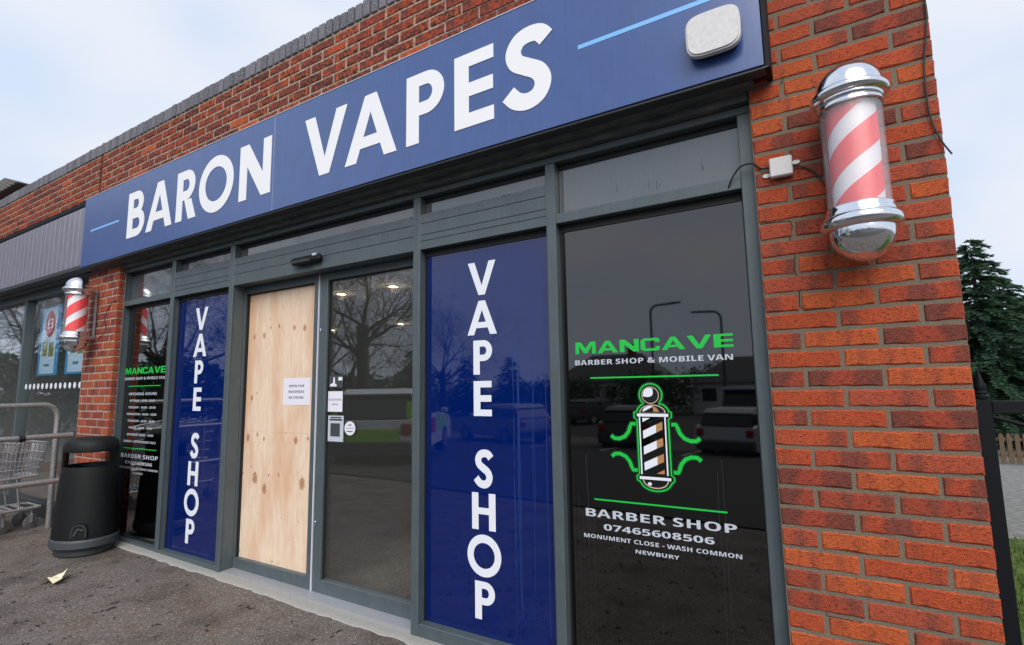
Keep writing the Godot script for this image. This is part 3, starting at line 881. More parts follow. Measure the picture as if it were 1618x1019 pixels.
# ------------------------------------------------------------------ glazed screen and doors
func build_shopfront() -> void:
	var s := thing("shopfront_screen", "dark grey aluminium shopfront screen of glazed bays round sliding doors", "shopfront", Vector3(-3.25, 0.05, -0.1))
	var posts := [[-5.955, -5.911], [-5.09, -5.035], [-4.242, -4.185], [-2.402, -2.35], [-1.536, -1.484], [-0.641, -0.587]]
	for i in 6:
		var p: Array = posts[i]
		var mu := part(s, "mullion", mb_box(Vector3(p[0], -0.02, -0.064), Vector3(p[1], 2.4575, FRAME), 0.003), M.frame)
		part(mu, "rebate", mb_box(Vector3(p[0] + 0.002, -0.02, -0.148), Vector3(p[1] - 0.002, 2.4575, -0.0645)), M.frame)
	part(s, "head", mb_box(Vector3(-5.955, 2.4585, -0.064), Vector3(-0.587, 2.4905, FRAME + 0.001), 0.003), M.frame)
	part(s, "head_rebate", mb_box(Vector3(-5.955, 2.4605, -0.148), Vector3(-0.587, 2.4905, -0.0645)), M.frame)
	var bays := []
	for i in 5: bays.append([posts[i][1] + 0.0005, posts[i + 1][0] - 0.0005])
	for i in 5:
		var a: float = bays[i][0]
		var b: float = bays[i][1]
		if i in [0, 4]:
			part(s, "transom", mb_box(Vector3(a, 2.143, -0.064), Vector3(b, 2.193, FRAME - 0.002), 0.003), M.frame)
			part(s, "transom_rebate", mb_box(Vector3(a, 2.145, -0.148), Vector3(b, 2.192, -0.0645)), M.frame)
			part(s, "top_light", mb_box(Vector3(a, 2.1935, -0.12), Vector3(b, 2.458, GLASS)), M.toplight)
			part(s, "gasket", mb_box(Vector3(a, 2.432, GLASS + 0.0005), Vector3(b, 2.458, GLASS + 0.006)), M.rubber)  # black gasket made taller to paint the shade under the head
		else:
			for y in ([[2.143, 2.191], [2.193, 2.227], [2.229, 2.295], [2.297, 2.351]] if i != 2 else [[2.143, 2.227], [2.229, 2.295], [2.297, 2.351]]):
				part(s, "header_strip", mb_box(Vector3(a, y[0], -0.064), Vector3(b, y[1], FRAME - 0.002), 0.0015), M.frame)
			part(s, "header_rebate", mb_box(Vector3(a, 2.145, -0.148), Vector3(b, 2.35, -0.0645)), M.frame)
			part(s, "top_light", mb_box(Vector3(a, 2.3515, -0.12), Vector3(b, 2.458, GLASS)), M.toplight)
			part(s, "gasket", mb_box(Vector3(a, 2.432, GLASS + 0.0005), Vector3(b, 2.458, GLASS + 0.006)), M.rubber)  # again a tall black gasket painting the shade below the head
		if i != 2:
			part(s, "bottom_rail", mb_box(Vector3(a, -0.02, -0.148), Vector3(b, 0.118, FRAME - 0.002), 0.003), M.frame)
			for e in ([[b - 0.008, b]] if i == 0 else [[a, a + 0.008], [b - 0.008, b]]):
				part(s, "gasket", mb_box(Vector3(e[0], 0.1185, -0.112), Vector3(e[1], 2.1425, GLASS + 0.006)), M.rubber)
			part(s, "gasket", mb_box(Vector3(a + 0.0085, 2.108, -0.112), Vector3(b - 0.0085, 2.1425, GLASS + 0.006)), M.rubber)  # gasket deepened in black to stand for shade along the pane top
	# pale run marks and bird droppings on the header
	var dr := MB.new()
	for i in 90:
		var x := -4.1 + R.randf() * 3.3
		if R.randf() < 0.5: x = -3.95 + R.randf() * 0.35
		var y := R.randf_range(2.2, 2.34)
		var l := R.randf_range(0.006, 0.07)
		if x > -2.41 and x < -2.34: continue
		dr.quad(Vector3(x, y - l, FRAME - 0.0012), Vector3(x + 0.0022, y - l, FRAME - 0.0012), Vector3(x + 0.003, y, FRAME - 0.0012), Vector3(x, y, FRAME - 0.0012), Vector3(0, 0, 1))
	for i in 120:
		var x := -4.1 + R.randf() * 2.5
		if x > -2.41 and x < -2.34: continue
		var y := 2.345 + R.randf() * 0.005
		var r := R.randf_range(0.002, 0.007)
		dr.quad(Vector3(x - r, y - r * 0.5, FRAME - 0.0012), Vector3(x + r, y - r * 0.6, FRAME - 0.0012), Vector3(x + r * 0.7, y + r * 0.4, FRAME - 0.0012), Vector3(x - r, y + r * 0.4, FRAME - 0.0012), Vector3(0, 0, 1))
	part(s, "run_marks", dr, M.castor).set_meta("kind", "stuff")
	# vinyl covered panes
	var z := GLASS
	var blue := []
	for i in [1, 3]:
		blue.append(part(s, "blue_pane", mb_box(Vector3(bays[i][0] + 0.0085, 0.1185, z - 0.02), Vector3(bays[i][1] - 0.0085, 2.1335, z)), M.vinyl_blue, "glossy deep blue pane with white VAPE SHOP lettering"))
	for k in 2:
		var c: float = [-4.69, -1.961][k]
		var m := 0.0
		var w := {"V": 0.09, "A": 0.0945, "P": 0.06, "E": 0.057, "S": 0.061, "H": 0.0725, "O": 0.1035}
		var tops := [["V", 2.03, 1.848], ["A", 1.816, 1.632], ["P", 1.602, 1.42], ["E", 1.386, 1.203], ["S", 1.03, 0.838], ["H", 0.812, 0.629], ["O", 0.602, 0.405], ["P", 0.378, 0.196]]
		for a in tops:
			var n := 0.003 if a[0] == "P" else 0.0
			set_letter(blue[k], a[0], c - w[a[0]] + n, c + w[a[0]] + n, a[2], a[1], z + 0.0006, 0.0006, M.white_vinyl)
	var black := []
	for i in [0, 4]:
		black.append(part(s, "black_pane", mb_box(Vector3(bays[i][0] + (0.0 if i == 0 else 0.0085), 0.1185, z - 0.02), Vector3(bays[i][1] - 0.0085, 2.1335, z)), M.vinyl_black, "glossy black pane with green and silver barber lettering"))
	z += 0.0006
	for k in 2:
		var d: float = [-4.485, 0.0][k]
		var yo: float = [0.018, 0.0][k]
		var x := -1.422 + d
		var pitch := 0.0
		var widths := [0.103, 0.1, 0.089, 0.085, 0.1, 0.1, 0.076]
		var total := 0.0
		for v in widths: total += v
		var gap: float = (0.703 - total) / 6.0
		for i in 7:
			set_letter(black[k], "MANCAVE"[i], x, x + widths[i], 1.502 + yo, 1.558 + yo, z, 0.0005, M.green_vinyl)
			x += widths[i] + gap
		writing(black[k], "BARBER SHOP & MOBILE VAN", -1.426 + d, -0.724 + d, 1.449 + yo, 1.473 + yo, z, M.silver_vinyl)
		for y in [1.388 + yo * 1.3, 0.8395 + yo * 1.6]:
			part(black[k], "green_rule", mb_box(Vector3(-1.351 + d, y - 0.0035, z), Vector3(-0.784 + d, y + 0.0035, z + 0.0004)), M.green_vinyl)
		var dn: float = [0.024, 0.0][k]
		writing(black[k], "BARBER SHOP", -1.396 + d, -0.752 + d, 0.761 + dn, 0.797 + dn, z, M.silver_vinyl)
		writing(black[k], "07465608506", -1.311 + d, -0.84 + d, 0.708 + dn, 0.7355 + dn, z, M.silver_vinyl)
		writing(black[k], "MONUMENT CLOSE - WASH COMMON", -1.408 + d, -0.74 + d, 0.667 + dn, 0.685 + dn, z, M.silver_vinyl)
		writing(black[k], "NEWBURY", -1.169 + d, -0.983 + d, 0.629 + dn, 0.645 + dn, z, M.silver_vinyl)
	writing(black[0], "OPENING HOURS", -5.816, -5.322, 1.331, 1.354, z, M.silver_vinyl)
	var lines := ["MONDAY - 10:00 - 20:00", "TUESDAY - 10:00 - 20:00", "WEDNESDAY - 09:00 - 18:00", "THURSDAY - 10:00 - 20:00", "FRIDAY - 08:00 - 18:00", "SATURDAY 08:00 - 18:00", "SUNDAY - APPOINTMENT ONLY"]
	var half := [0.222, 0.24, 0.26, 0.238, 0.205, 0.232, 0.283]
	for i in 7:
		var y := 1.274 - i * 0.0593
		writing(black[0], lines[i], -5.568 - half[i], -5.568 + half[i], y, y + 0.0195, z, M.silver_vinyl)
	barber_emblem(black[1], z)
	# dried water runs on two panes
	for k in 16:
		var on_blue: bool = k < 8
		var rm := MB.new()
		var x := R.randf_range(-1.78, -1.58) if on_blue else R.randf_range(-1.44, -0.7)
		if not on_blue and k < 12: x = -1.45 + 0.02 * (k - 8)
		var y := R.randf_range(1.4, 2.05) if on_blue else R.randf_range(0.7, 1.2)
		var line := []
		var n := 14
		var low := R.randf_range(0.15, 0.8) if on_blue else 0.14
		for i in n + 1:
			x += R.randf_range(-1, 1) * 0.0028
			line.append(Vector2(x, lerpf(y, low, float(i) / n)))
		rm.stroke(line, R.randf_range(0.0012, 0.0024), GLASS + 0.0002, GLASS + 0.0004)
		part(blue[1] if on_blue else black[1], "water_run", rm, M.run_blue if on_blue else M.run_grey)
	# sliding doors
	var frames := [[-4.236, -3.337, 0.05, 0.048, "sliding_door"], [-3.327, -2.36, 0.075, 0.06, "sliding_door"]]
	for i in 2:
		var f: Array = frames[i]
		var zf := -0.152
		var zb := -0.2
		var d := part(s, f[4], mb_box(Vector3(f[0], 0.07, zb), Vector3(f[0] + f[2], 2.1425, zf), 0.003), M.frame)
		part(d, "stile", mb_box(Vector3(f[1] - f[3], 0.07, zb), Vector3(f[1], 2.1425, zf), 0.003), M.frame)
		part(d, "top_rail", mb_box(Vector3(f[0] + f[2] + 0.0005, 2.091, zb), Vector3(f[1] - f[3] - 0.0005, 2.1425, zf - 0.001), 0.003), M.frame)
		part(d, "bottom_rail", mb_box(Vector3(f[0] + f[2] + 0.0005, 0.07, zb), Vector3(f[1] - f[3] - 0.0005, 0.157, zf - 0.001), 0.003), M.frame)
		if i == 1:
			# double glazing: two panes, each with two faces
			for zp in [[-0.177, "dusty"], [-0.181, ""], [-0.19, ""], [-0.194, ""]]:
				var g := MB.new()
				g.quad(Vector3(-3.252, 0.157, zp[0]), Vector3(-2.42, 0.157, zp[0]), Vector3(-2.42, 2.091, zp[0]), Vector3(-3.252, 2.091, zp[0]), Vector3(0, 0, 1))
				part(d, "pane", g, M.dusty_glass if zp[1] else M.glass)
			part(d, "gasket", mb_box(Vector3(-3.2515, 0.1575, -0.188), Vector3(-3.244, 2.0905, -0.17)), M.rubber)
			part(d, "gasket", mb_box(Vector3(-3.2435, 2.084, -0.188), Vector3(-2.425, 2.0905, -0.17)), M.rubber)
			for y in [0.5, 1.755]:
				var lk := MB.new()
				lk.box(Vector3(-3.312, y - 0.012, zf + 0.0005), Vector3(-3.3, y + 0.012, zf + 0.008), 0.003)
				part(d, "lock", lk, M.chrome)
		else:
			part(d, "gasket", mb_box(Vector3(f[0] + f[2] + 0.0006, 0.1575, -0.198), Vector3(f[0] + f[2] + 0.012, 2.0905, -0.172)), M.rubber)
			part(d, "gasket", mb_box(Vector3(f[0] + f[2] + 0.0125, 2.085, -0.186), Vector3(f[1] - f[3] - 0.0005, 2.0905, -0.172)), M.rubber)
	part(s, "meeting_strip", mb_box(Vector3(-3.3362, 0.07, -0.19), Vector3(-3.3315, 2.14, -0.148)), M.paper)  # pale strip, then a dark one, where the door leaves meet
	part(s, "meeting_strip", mb_box(Vector3(-3.3313, 0.07, -0.19), Vector3(-3.3275, 2.14, -0.158)), M.rubber)
	part(s, "door_track", mb_box(Vector3(-4.184, 2.1435, -0.23), Vector3(-2.403, 2.24, -0.1485)), M.frame)
	# board, notices, sensor
	var ply := MB.new()
	ply.box(Vector3(-4.184, 0.15, -0.2), Vector3(-3.388, 2.1, -0.188), 0.0)
	single("plywood_board", ply, M.ply, "pale knotty plywood board closing the broken sliding door", "board", Vector3(-3.79, 0.15, -0.194))
	for e in [[-4.17, 0.2], [-4.165, 0.75], [-4.17, 1.35], [-4.168, 2.04], [-3.41, 0.22], [-3.412, 0.8], [-3.408, 1.5], [-3.41, 2.03], [-3.8, 2.06], [-3.79, 0.18]]:
		var sc := MB.new()
		sc.slab(PackedVector2Array(arc(Vector2(e[0], e[1]), Vector2(0.006, 0.006), 0, 330, 11)), -0.1885, -0.187)
		var sr := single("wood_screw", sc, M.steel, "steel screw head fixing the plywood board", "screw", Vector3(e[0], e[1], -0.188), "screws in the plywood board")
	var n := thing("paper_notice", "white paper notice reading OPEN FOR BUSINESS AS USUAL on plywood", "notice", Vector3(-3.59, 1.25, -0.187))
	var pb := MB.new()
	pb.box(Vector3(-3.733, 1.25, -0.1875), Vector3(-3.442, 1.438, -0.1868), 0.0)
	part(n, "sheet", pb, M.paper)
	writing(n, "OPEN FOR", -3.67, -3.505, 1.374, 1.391, -0.1864, M.ink)
	writing(n, "BUSINESS", -3.67, -3.505, 1.334, 1.351, -0.1864, M.ink)
	writing(n, "AS USUAL", -3.67, -3.505, 1.294, 1.311, -0.1864, M.ink)
	var e := thing("motion_sensor", "black plastic door sensor on the grey header above the doors", "sensor", Vector3(-3.32, 2.215, FRAME))
	var sb := MB.new()
	sb.box(Vector3(-3.462, 2.19, FRAME + 0.001), Vector3(-3.172, 2.24, FRAME + 0.045), 0.014)
	part(e, "housing", sb, M.black_plastic)
	sb = MB.new()
	sb.box(Vector3(-3.44, 2.186, FRAME + 0.02), Vector3(-3.25, 2.226, FRAME + 0.055), 0.01)
	part(e, "lens", sb, M.dark_glass)
	sb = MB.new()
	sb.box(Vector3(-3.235, 2.226, FRAME + 0.03), Vector3(-3.2, 2.243, FRAME + 0.047), 0.003)
	part(e, "badge", sb, M.silver_vinyl)
	# stickers on the glass door
	var zs := -0.1755
	var st := thing("door_sticker", "grey no entry sticker with white symbol above Automatic door sign", "sticker", Vector3(-3.17, 1.37, zs), "stickers on the glass door")
	part(st, "sheet", mb_box(Vector3(-3.24, 1.366, zs), Vector3(-3.105, 1.446, zs + 0.0005)), M.grey_plastic)
	var hb := MB.new()
	hb.slab(PackedVector2Array([Vector2(-3.228, 1.374), Vector2(-3.165, 1.374), Vector2(-3.165, 1.386), Vector2(-3.18, 1.39), Vector2(-3.185, 1.434), Vector2(-3.197, 1.434), Vector2(-3.2, 1.396), Vector2(-3.228, 1.388)]), zs + 0.0006, zs + 0.0009)
	hb.slab(PackedVector2Array([Vector2(-3.15, 1.412), Vector2(-3.112, 1.412), Vector2(-3.112, 1.434), Vector2(-3.15, 1.434)]), zs + 0.0006, zs + 0.0009)
	part(st, "symbol", hb, M.white_vinyl)
	st = thing("door_sticker", "white sticker reading Automatic door on the glass door", "sticker", Vector3(-3.17, 1.21, zs), "stickers on the glass door")
	part(st, "sheet", mb_box(Vector3(-3.245, 1.209, zs), Vector3(-3.106, 1.342, zs + 0.0005)), M.paper)
	writing(st, "Automatic", -3.24, -3.112, 1.281, 1.297, zs + 0.0008, M.ink, plain_font)
	writing(st, "door", -3.206, -3.146, 1.251, 1.267, zs + 0.0008, M.ink, plain_font)
	st = thing("door_sticker", "pale square printed label below Automatic door sign on glass", "sticker", Vector3(-3.17, 1.02, zs), "stickers on the glass door")
	part(st, "sheet", mb_box(Vector3(-3.238, 1.018, zs), Vector3(-3.092, 1.184, zs + 0.0005)), M.silver_vinyl)
	part(st, "print", mb_box(Vector3(-3.214, 1.05, zs + 0.0006), Vector3(-3.124, 1.135, zs + 0.0009)), M.grey_plastic)
	part(st, "print", mb_box(Vector3(-3.225, 1.152, zs + 0.0006), Vector3(-3.105, 1.163, zs + 0.0009)), M.ink)
	part(st, "print", mb_box(Vector3(-3.215, 1.168, zs + 0.0006), Vector3(-3.115, 1.176, zs + 0.0009)), M.ink)
	st = thing("door_sticker", "round white rating sticker on the glass door", "sticker", Vector3(-3.033, 1.07, zs), "stickers on the glass door")
	var rb := MB.new()
	rb.slab(PackedVector2Array(arc(Vector2(-3.033, 1.106), Vector2(0.049, 0.044), 0, 352, 44)), zs, zs + 0.0005)
	part(st, "sheet", rb, M.paper)
	rb = MB.new()
	for i in 5: rb.slab(PackedVector2Array(arc(Vector2(-3.061 + i * 0.014, 1.106), Vector2(0.004, 0.004), 0, 300, 5)), zs + 0.0006, zs + 0.0009)
	for i in 2: rb.slab(PackedVector2Array(arc(Vector2(-3.041 + i * 0.016, 1.126), Vector2(0.006, 0.006), 0, 315, 7)), zs + 0.0006, zs + 0.0009)
	rb.slab(PackedVector2Array([Vector2(-3.06, 1.083), Vector2(-3.006, 1.083), Vector2(-3.006, 1.089), Vector2(-3.06, 1.089)]), zs + 0.0006, zs + 0.0009)
	part(st, "print", rb, M.grey_plastic)
	# lights in the ceiling inside
	for p in [Vector2(-5.85, -2.52), Vector2(-4.93, -2.53), Vector2(-7.51, -5.44), Vector2(-9.41, -5.37)]:
		var l := thing("ceiling_light", "small round downlight in the ceiling behind the glass door", "light", Vector3(p.x, 2.6, p.y), "ceiling downlights inside the shop")
		var lb := MB.new()
		lb.lathe([Vector2(0.075, 0.0), Vector2(0.075, -0.012), Vector2(0.055, -0.012)], Vector3(p.x, 2.6195, p.y), 20)
		part(l, "rim", lb, M.plastic_white)
		lb = MB.new()
		lb.lathe([Vector2(0.055, 0.0), Vector2(0.0, 0.0)], Vector3(p.x, 2.609, p.y), 20)
		var em := mat(Color(1, 0.95, 0.85), 0.5)
		em.emission_enabled = true
		em.emission = Color(1.0, 0.9, 0.74)
		em.emission_energy_multiplier = 4.5
		part(l, "bulb_light", lb, em)
		var om := OmniLight3D.new()
		om.name = "lamp"
		om.light_energy = 0.025
		om.light_color = Color(1.0, 0.9, 0.74)
		om.omni_range = 8.0
		om.omni_attenuation = 2.0
		om.light_size = 0.05
		om.shadow_enabled = true
		l.add_child(om)
		om.position = Vector3(0, -0.02, 0)
	# counter and shelves in the dim shop
	var ct := thing("shop_counter", "dim counter standing inside behind the glass door", "counter", Vector3(-3.6, 0.05, -4.4))
	part(ct, "front", mb_box(Vector3(-4.9, 0.05, -4.6), Vector3(-2.9, 1.0, -4.5)), M.inside_wall)
	part(ct, "top", mb_box(Vector3(-4.95, 1.001, -5.1), Vector3(-2.85, 1.04, -4.45), 0.004), M.inside_floor)
	part(ct, "end", mb_box(Vector3(-4.9, 0.05, -5.05), Vector3(-4.85, 1.0, -4.601)), M.inside_wall)
	part(ct, "end", mb_box(Vector3(-2.95, 0.05, -5.05), Vector3(-2.9, 1.0, -4.601)), M.inside_wall)

func barber_emblem(pane: Node3D, z: float) -> void:
	var cx := -1.066
	var g := MB.new()
	var w := 0.0065
	var circle := func(c: Vector2, rx: float, ry: float, a0 := 0.0, a1 := 352.5) -> Array: return arc(c, Vector2(rx, ry), a0, a1, 47)
	# green outline
	var out := []
	out += arc(Vector2(cx - 0.006, 1.308), Vector2(0.05, 0.049), -50, 230, 30)
	out += arc(Vector2(cx, 1.226), Vector2(0.072, 0.052), 130, 170, 6)
	out += [Vector2(cx - 0.083, 1.232), Vector2(cx - 0.083, 1.208), Vector2(cx - 0.071, 1.2), Vector2(cx - 0.07, 0.967), Vector2(cx - 0.082, 0.957), Vector2(cx - 0.08, 0.94), Vector2(cx - 0.068, 0.934)]
	out += arc(Vector2(cx, 0.938), Vector2(0.066, 0.04), 195, 345, 14)
	out += [Vector2(cx + 0.07, 0.936), Vector2(cx + 0.08, 0.944), Vector2(cx + 0.08, 0.96), Vector2(cx + 0.068, 0.968), Vector2(cx + 0.067, 1.203), Vector2(cx + 0.08, 1.212), Vector2(cx + 0.08, 1.234)]
	out += arc(Vector2(cx, 1.226), Vector2(0.072, 0.052), 10, 50, 6)
	g.stroke(out, w, z + 0.0004, z + 0.0007, Transform3D(), true)
	var glow := MB.new()
	glow.stroke(out, w * 2.6, z, z + 0.0002, Transform3D(), true)
	# scrolls: a hook and an S curve on each side, above and below
	for sx in [-1.0, 1.0]:
		for sy in [-1.0, 1.0]:
			var c := Vector2(cx, 1.0815)
			var l := []
			for p in [[0.078, 0.1], [0.098, 0.1], [0.104, 0.086], [0.112, 0.064], [0.13, 0.043], [0.155, 0.033], [0.178, 0.034], [0.194, 0.046]]:
				l.append(c + Vector2(p[0] * sx, p[1] * sy))
			var sc := MB.new()
			sc.stroke(l, 0.016, z + 0.0004, z + 0.0007)
			part(pane, "emblem_scroll", sc, M.green_vinyl)
			sc = MB.new()
			sc.stroke(l, 0.027, z, z + 0.0002)
			part(pane, "emblem_glow", sc, M.dark_green)
	part(pane, "emblem_glow", glow, M.dark_green)
	part(pane, "emblem_outline", g, M.green_vinyl)
	var pale: Material = M.cream_vinyl
	var dark: Material = M.black_vinyl
	var white: Material = M.white_vinyl
	var tan: Material = M.tan_vinyl
	var S := func(m: Material, a: Array, k: int) -> void:
		var b := MB.new()
		b.slab(PackedVector2Array(a), z + 0.0003 * k, z + 0.0003 * k + 0.0002)
		part(pane, "emblem_piece", b, m)
	var ball := Vector2(cx - 0.007, 1.307)
	S.call(pale, circle.call(ball, 0.0385, 0.0375), 3)
	S.call(dark, circle.call(ball, 0.035, 0.034), 4)
	S.call(white, arc(ball + Vector2(-0.004, 0.002), Vector2(0.028, 0.03), 55, 195, 14) + [ball + Vector2(-0.012, -0.008), ball + Vector2(0.002, -0.006), ball + Vector2(0.012, 0.004)], 5)
	S.call(pale, arc(Vector2(cx - 0.001, 1.23), Vector2(0.058, 0.036), 0, 180, 20), 3)
	S.call(dark, arc(Vector2(cx - 0.001, 1.231), Vector2(0.053, 0.031), 0, 180, 20), 4)
	S.call(white, arc(Vector2(cx - 0.008, 1.234), Vector2(0.036, 0.026), 70, 180, 12), 5)
	S.call(tan, [Vector2(cx + 0.004, 1.235), Vector2(cx + 0.03, 1.235), Vector2(cx + 0.02, 1.25), Vector2(cx + 0.002, 1.26)], 5)
	S.call(white, [Vector2(cx - 0.07, 1.214), Vector2(cx + 0.068, 1.214), Vector2(cx + 0.068, 1.227), Vector2(cx - 0.07, 1.227)], 6)
	S.call(white, [Vector2(cx - 0.062, 0.966), Vector2(cx - 0.056, 0.966), Vector2(cx - 0.056, 1.213), Vector2(cx - 0.062, 1.213)], 5)
	S.call(white, [Vector2(cx + 0.05, 0.966), Vector2(cx + 0.056, 0.966), Vector2(cx + 0.056, 1.213), Vector2(cx + 0.05, 1.213)], 5)
	for k in 3:
		var y := 1.132 - k * 0.068
		S.call(white, [Vector2(cx - 0.046, y - 0.014), Vector2(cx + 0.012, y + 0.014), Vector2(cx + 0.012, y + 0.048), Vector2(cx - 0.046, y + 0.02)], 4)
		S.call(tan, [Vector2(cx + 0.0125, y + 0.0143), Vector2(cx + 0.04, y + 0.027), Vector2(cx + 0.04, y + 0.061), Vector2(cx + 0.0125, y + 0.0483)], 4)
	S.call(white, [Vector2(cx - 0.046, 1.19), Vector2(cx - 0.012, 1.208), Vector2(cx - 0.046, 1.208)], 4)
	S.call(tan, [Vector2(cx + 0.005, 0.972), Vector2(cx + 0.04, 0.972), Vector2(cx + 0.04, 0.99)], 4)
	S.call(white, [Vector2(cx - 0.07, 0.945), Vector2(cx + 0.066, 0.945), Vector2(cx + 0.066, 0.957), Vector2(cx - 0.07, 0.957)], 6)
	S.call(pale, arc(Vector2(cx, 0.944), Vector2(0.056, 0.036), 180, 360, 20), 3)
	S.call(dark, arc(Vector2(cx, 0.944), Vector2(0.051, 0.031), 180, 360, 20), 4)
	S.call(white, arc(Vector2(cx - 0.026, 0.927), Vector2(0.009, 0.007), 0, 330, 10), 5)

# ------------------------------------------------------------------ barber poles, cables, small fittings
func barber_pole(at: Vector3, misted: bool, label: String, turn: float) -> void:
	var t := thing("barber_pole", label, "barber pole", at, "barber poles on the brick piers")
	var o := Vector3(at.x, 0.0, at.z)
	var y := at.y
	var b := MB.new()
	var cap := [Vector2(0.093, y - 0.005), Vector2(0.1, y - 0.002), Vector2(0.1, y + 0.01), Vector2(0.097, y + 0.013), Vector2(0.1, y + 0.016), Vector2(0.1, y + 0.026), Vector2(0.112, y + 0.03), Vector2(0.118, y + 0.037), Vector2(0.119, y + 0.046), Vector2(0.117, y + 0.054), Vector2(0.11, y + 0.06), Vector2(0.104, y + 0.064)]
	for i in 18: cap.append(Vector2(cos(PI / 2 * i / 17) * 0.102, y + 0.064 + sin(PI / 2 * i / 17) * 0.1))
	b.lathe(cap, o, 72)
	part(t, "upper_cap", b, M.chrome)
	var z := y - 0.355
	b = MB.new()
	cap = [Vector2(0.093, z + 0.005), Vector2(0.1, z), Vector2(0.101, z - 0.012), Vector2(0.104, z - 0.016), Vector2(0.104, z - 0.028), Vector2(0.114, z - 0.034), Vector2(0.119, z - 0.045), Vector2(0.119, z - 0.058), Vector2(0.114, z - 0.068), Vector2(0.104, z - 0.074), Vector2(0.096, z - 0.075)]
	for i in 18: cap.append(Vector2(cos(PI / 2 * i / 17) * 0.096, z - 0.082 - sin(PI / 2 * i / 17) * 0.098))
	b.lathe(cap, o, 72)
	part(t, "lower_cap", b, M.chrome)
	b = MB.new()
	b.lathe([Vector2(0.074, z), Vector2(0.074, y)], o, 40)
	part(t, "drum", b, M.pole_white)
	# two red bands winding round the drum
	b = MB.new()
	var n := 90
	for band in 2:
		for i in n:
			var q := []
			var m := []
			for e in [[i, 0.0], [i + 1, 0.0], [i + 1, 1.0], [i, 1.0]]:
				var w: float = turn + PI * band + TAU * 1.45 * e[0] / n
				var h: float = z - 0.09 + 0.5 * e[0] / n + 0.1 * e[1]
				h = clampf(h, z, y)
				m.append(Vector3(cos(w), 0, -sin(w)))
				q.append(o + m[-1] * 0.0752 + Vector3(0, h, 0))
			if absf(q[0].y - q[3].y) > 1e-5 or absf(q[1].y - q[2].y) > 1e-5:
				b.quad4(q[0], q[1], q[2], q[3], m[0], m[1], m[2], m[3])
	part(t, "red_stripe", b, M.pole_red)
	b = MB.new()
	b.lathe([Vector2(0.0915, z + 0.002), Vector2(0.0915, y - 0.002)], o, 40)
	part(t, "glass_tube", b, M.misted if misted else M.clear)
	# bracket on the wall
	b = MB.new()
	b.box(Vector3(at.x - 0.02, z - 0.06, 0.004), Vector3(at.x + 0.02, y + 0.06, 0.014), 0.002)
	for h in [z - 0.04, y + 0.035]: b.box(Vector3(at.x - 0.015, h - 0.012, 0.0141), Vector3(at.x + 0.015, h + 0.012, at.z - 0.06), 0.003)
	part(t, "bracket", b, M.steel)

func cable(called: String, label: String, pts: Array, r := 0.0035) -> void:
	var c := Curve3D.new()
	for i in pts.size():
		var d: Vector3 = (pts[mini(i + 1, pts.size() - 1)] - pts[maxi(i - 1, 0)]) / 6.0
		c.add_point(pts[i], -d, d)
	var l := []
	var k := 10 * pts.size()
	for i in k + 1: l.append(c.sample_baked(c.get_baked_length() * i / k, true))
	var b := MB.new()
	b.tube(l, r, 6)
	single(called, b, M.cable, label, "cable", pts[-1])

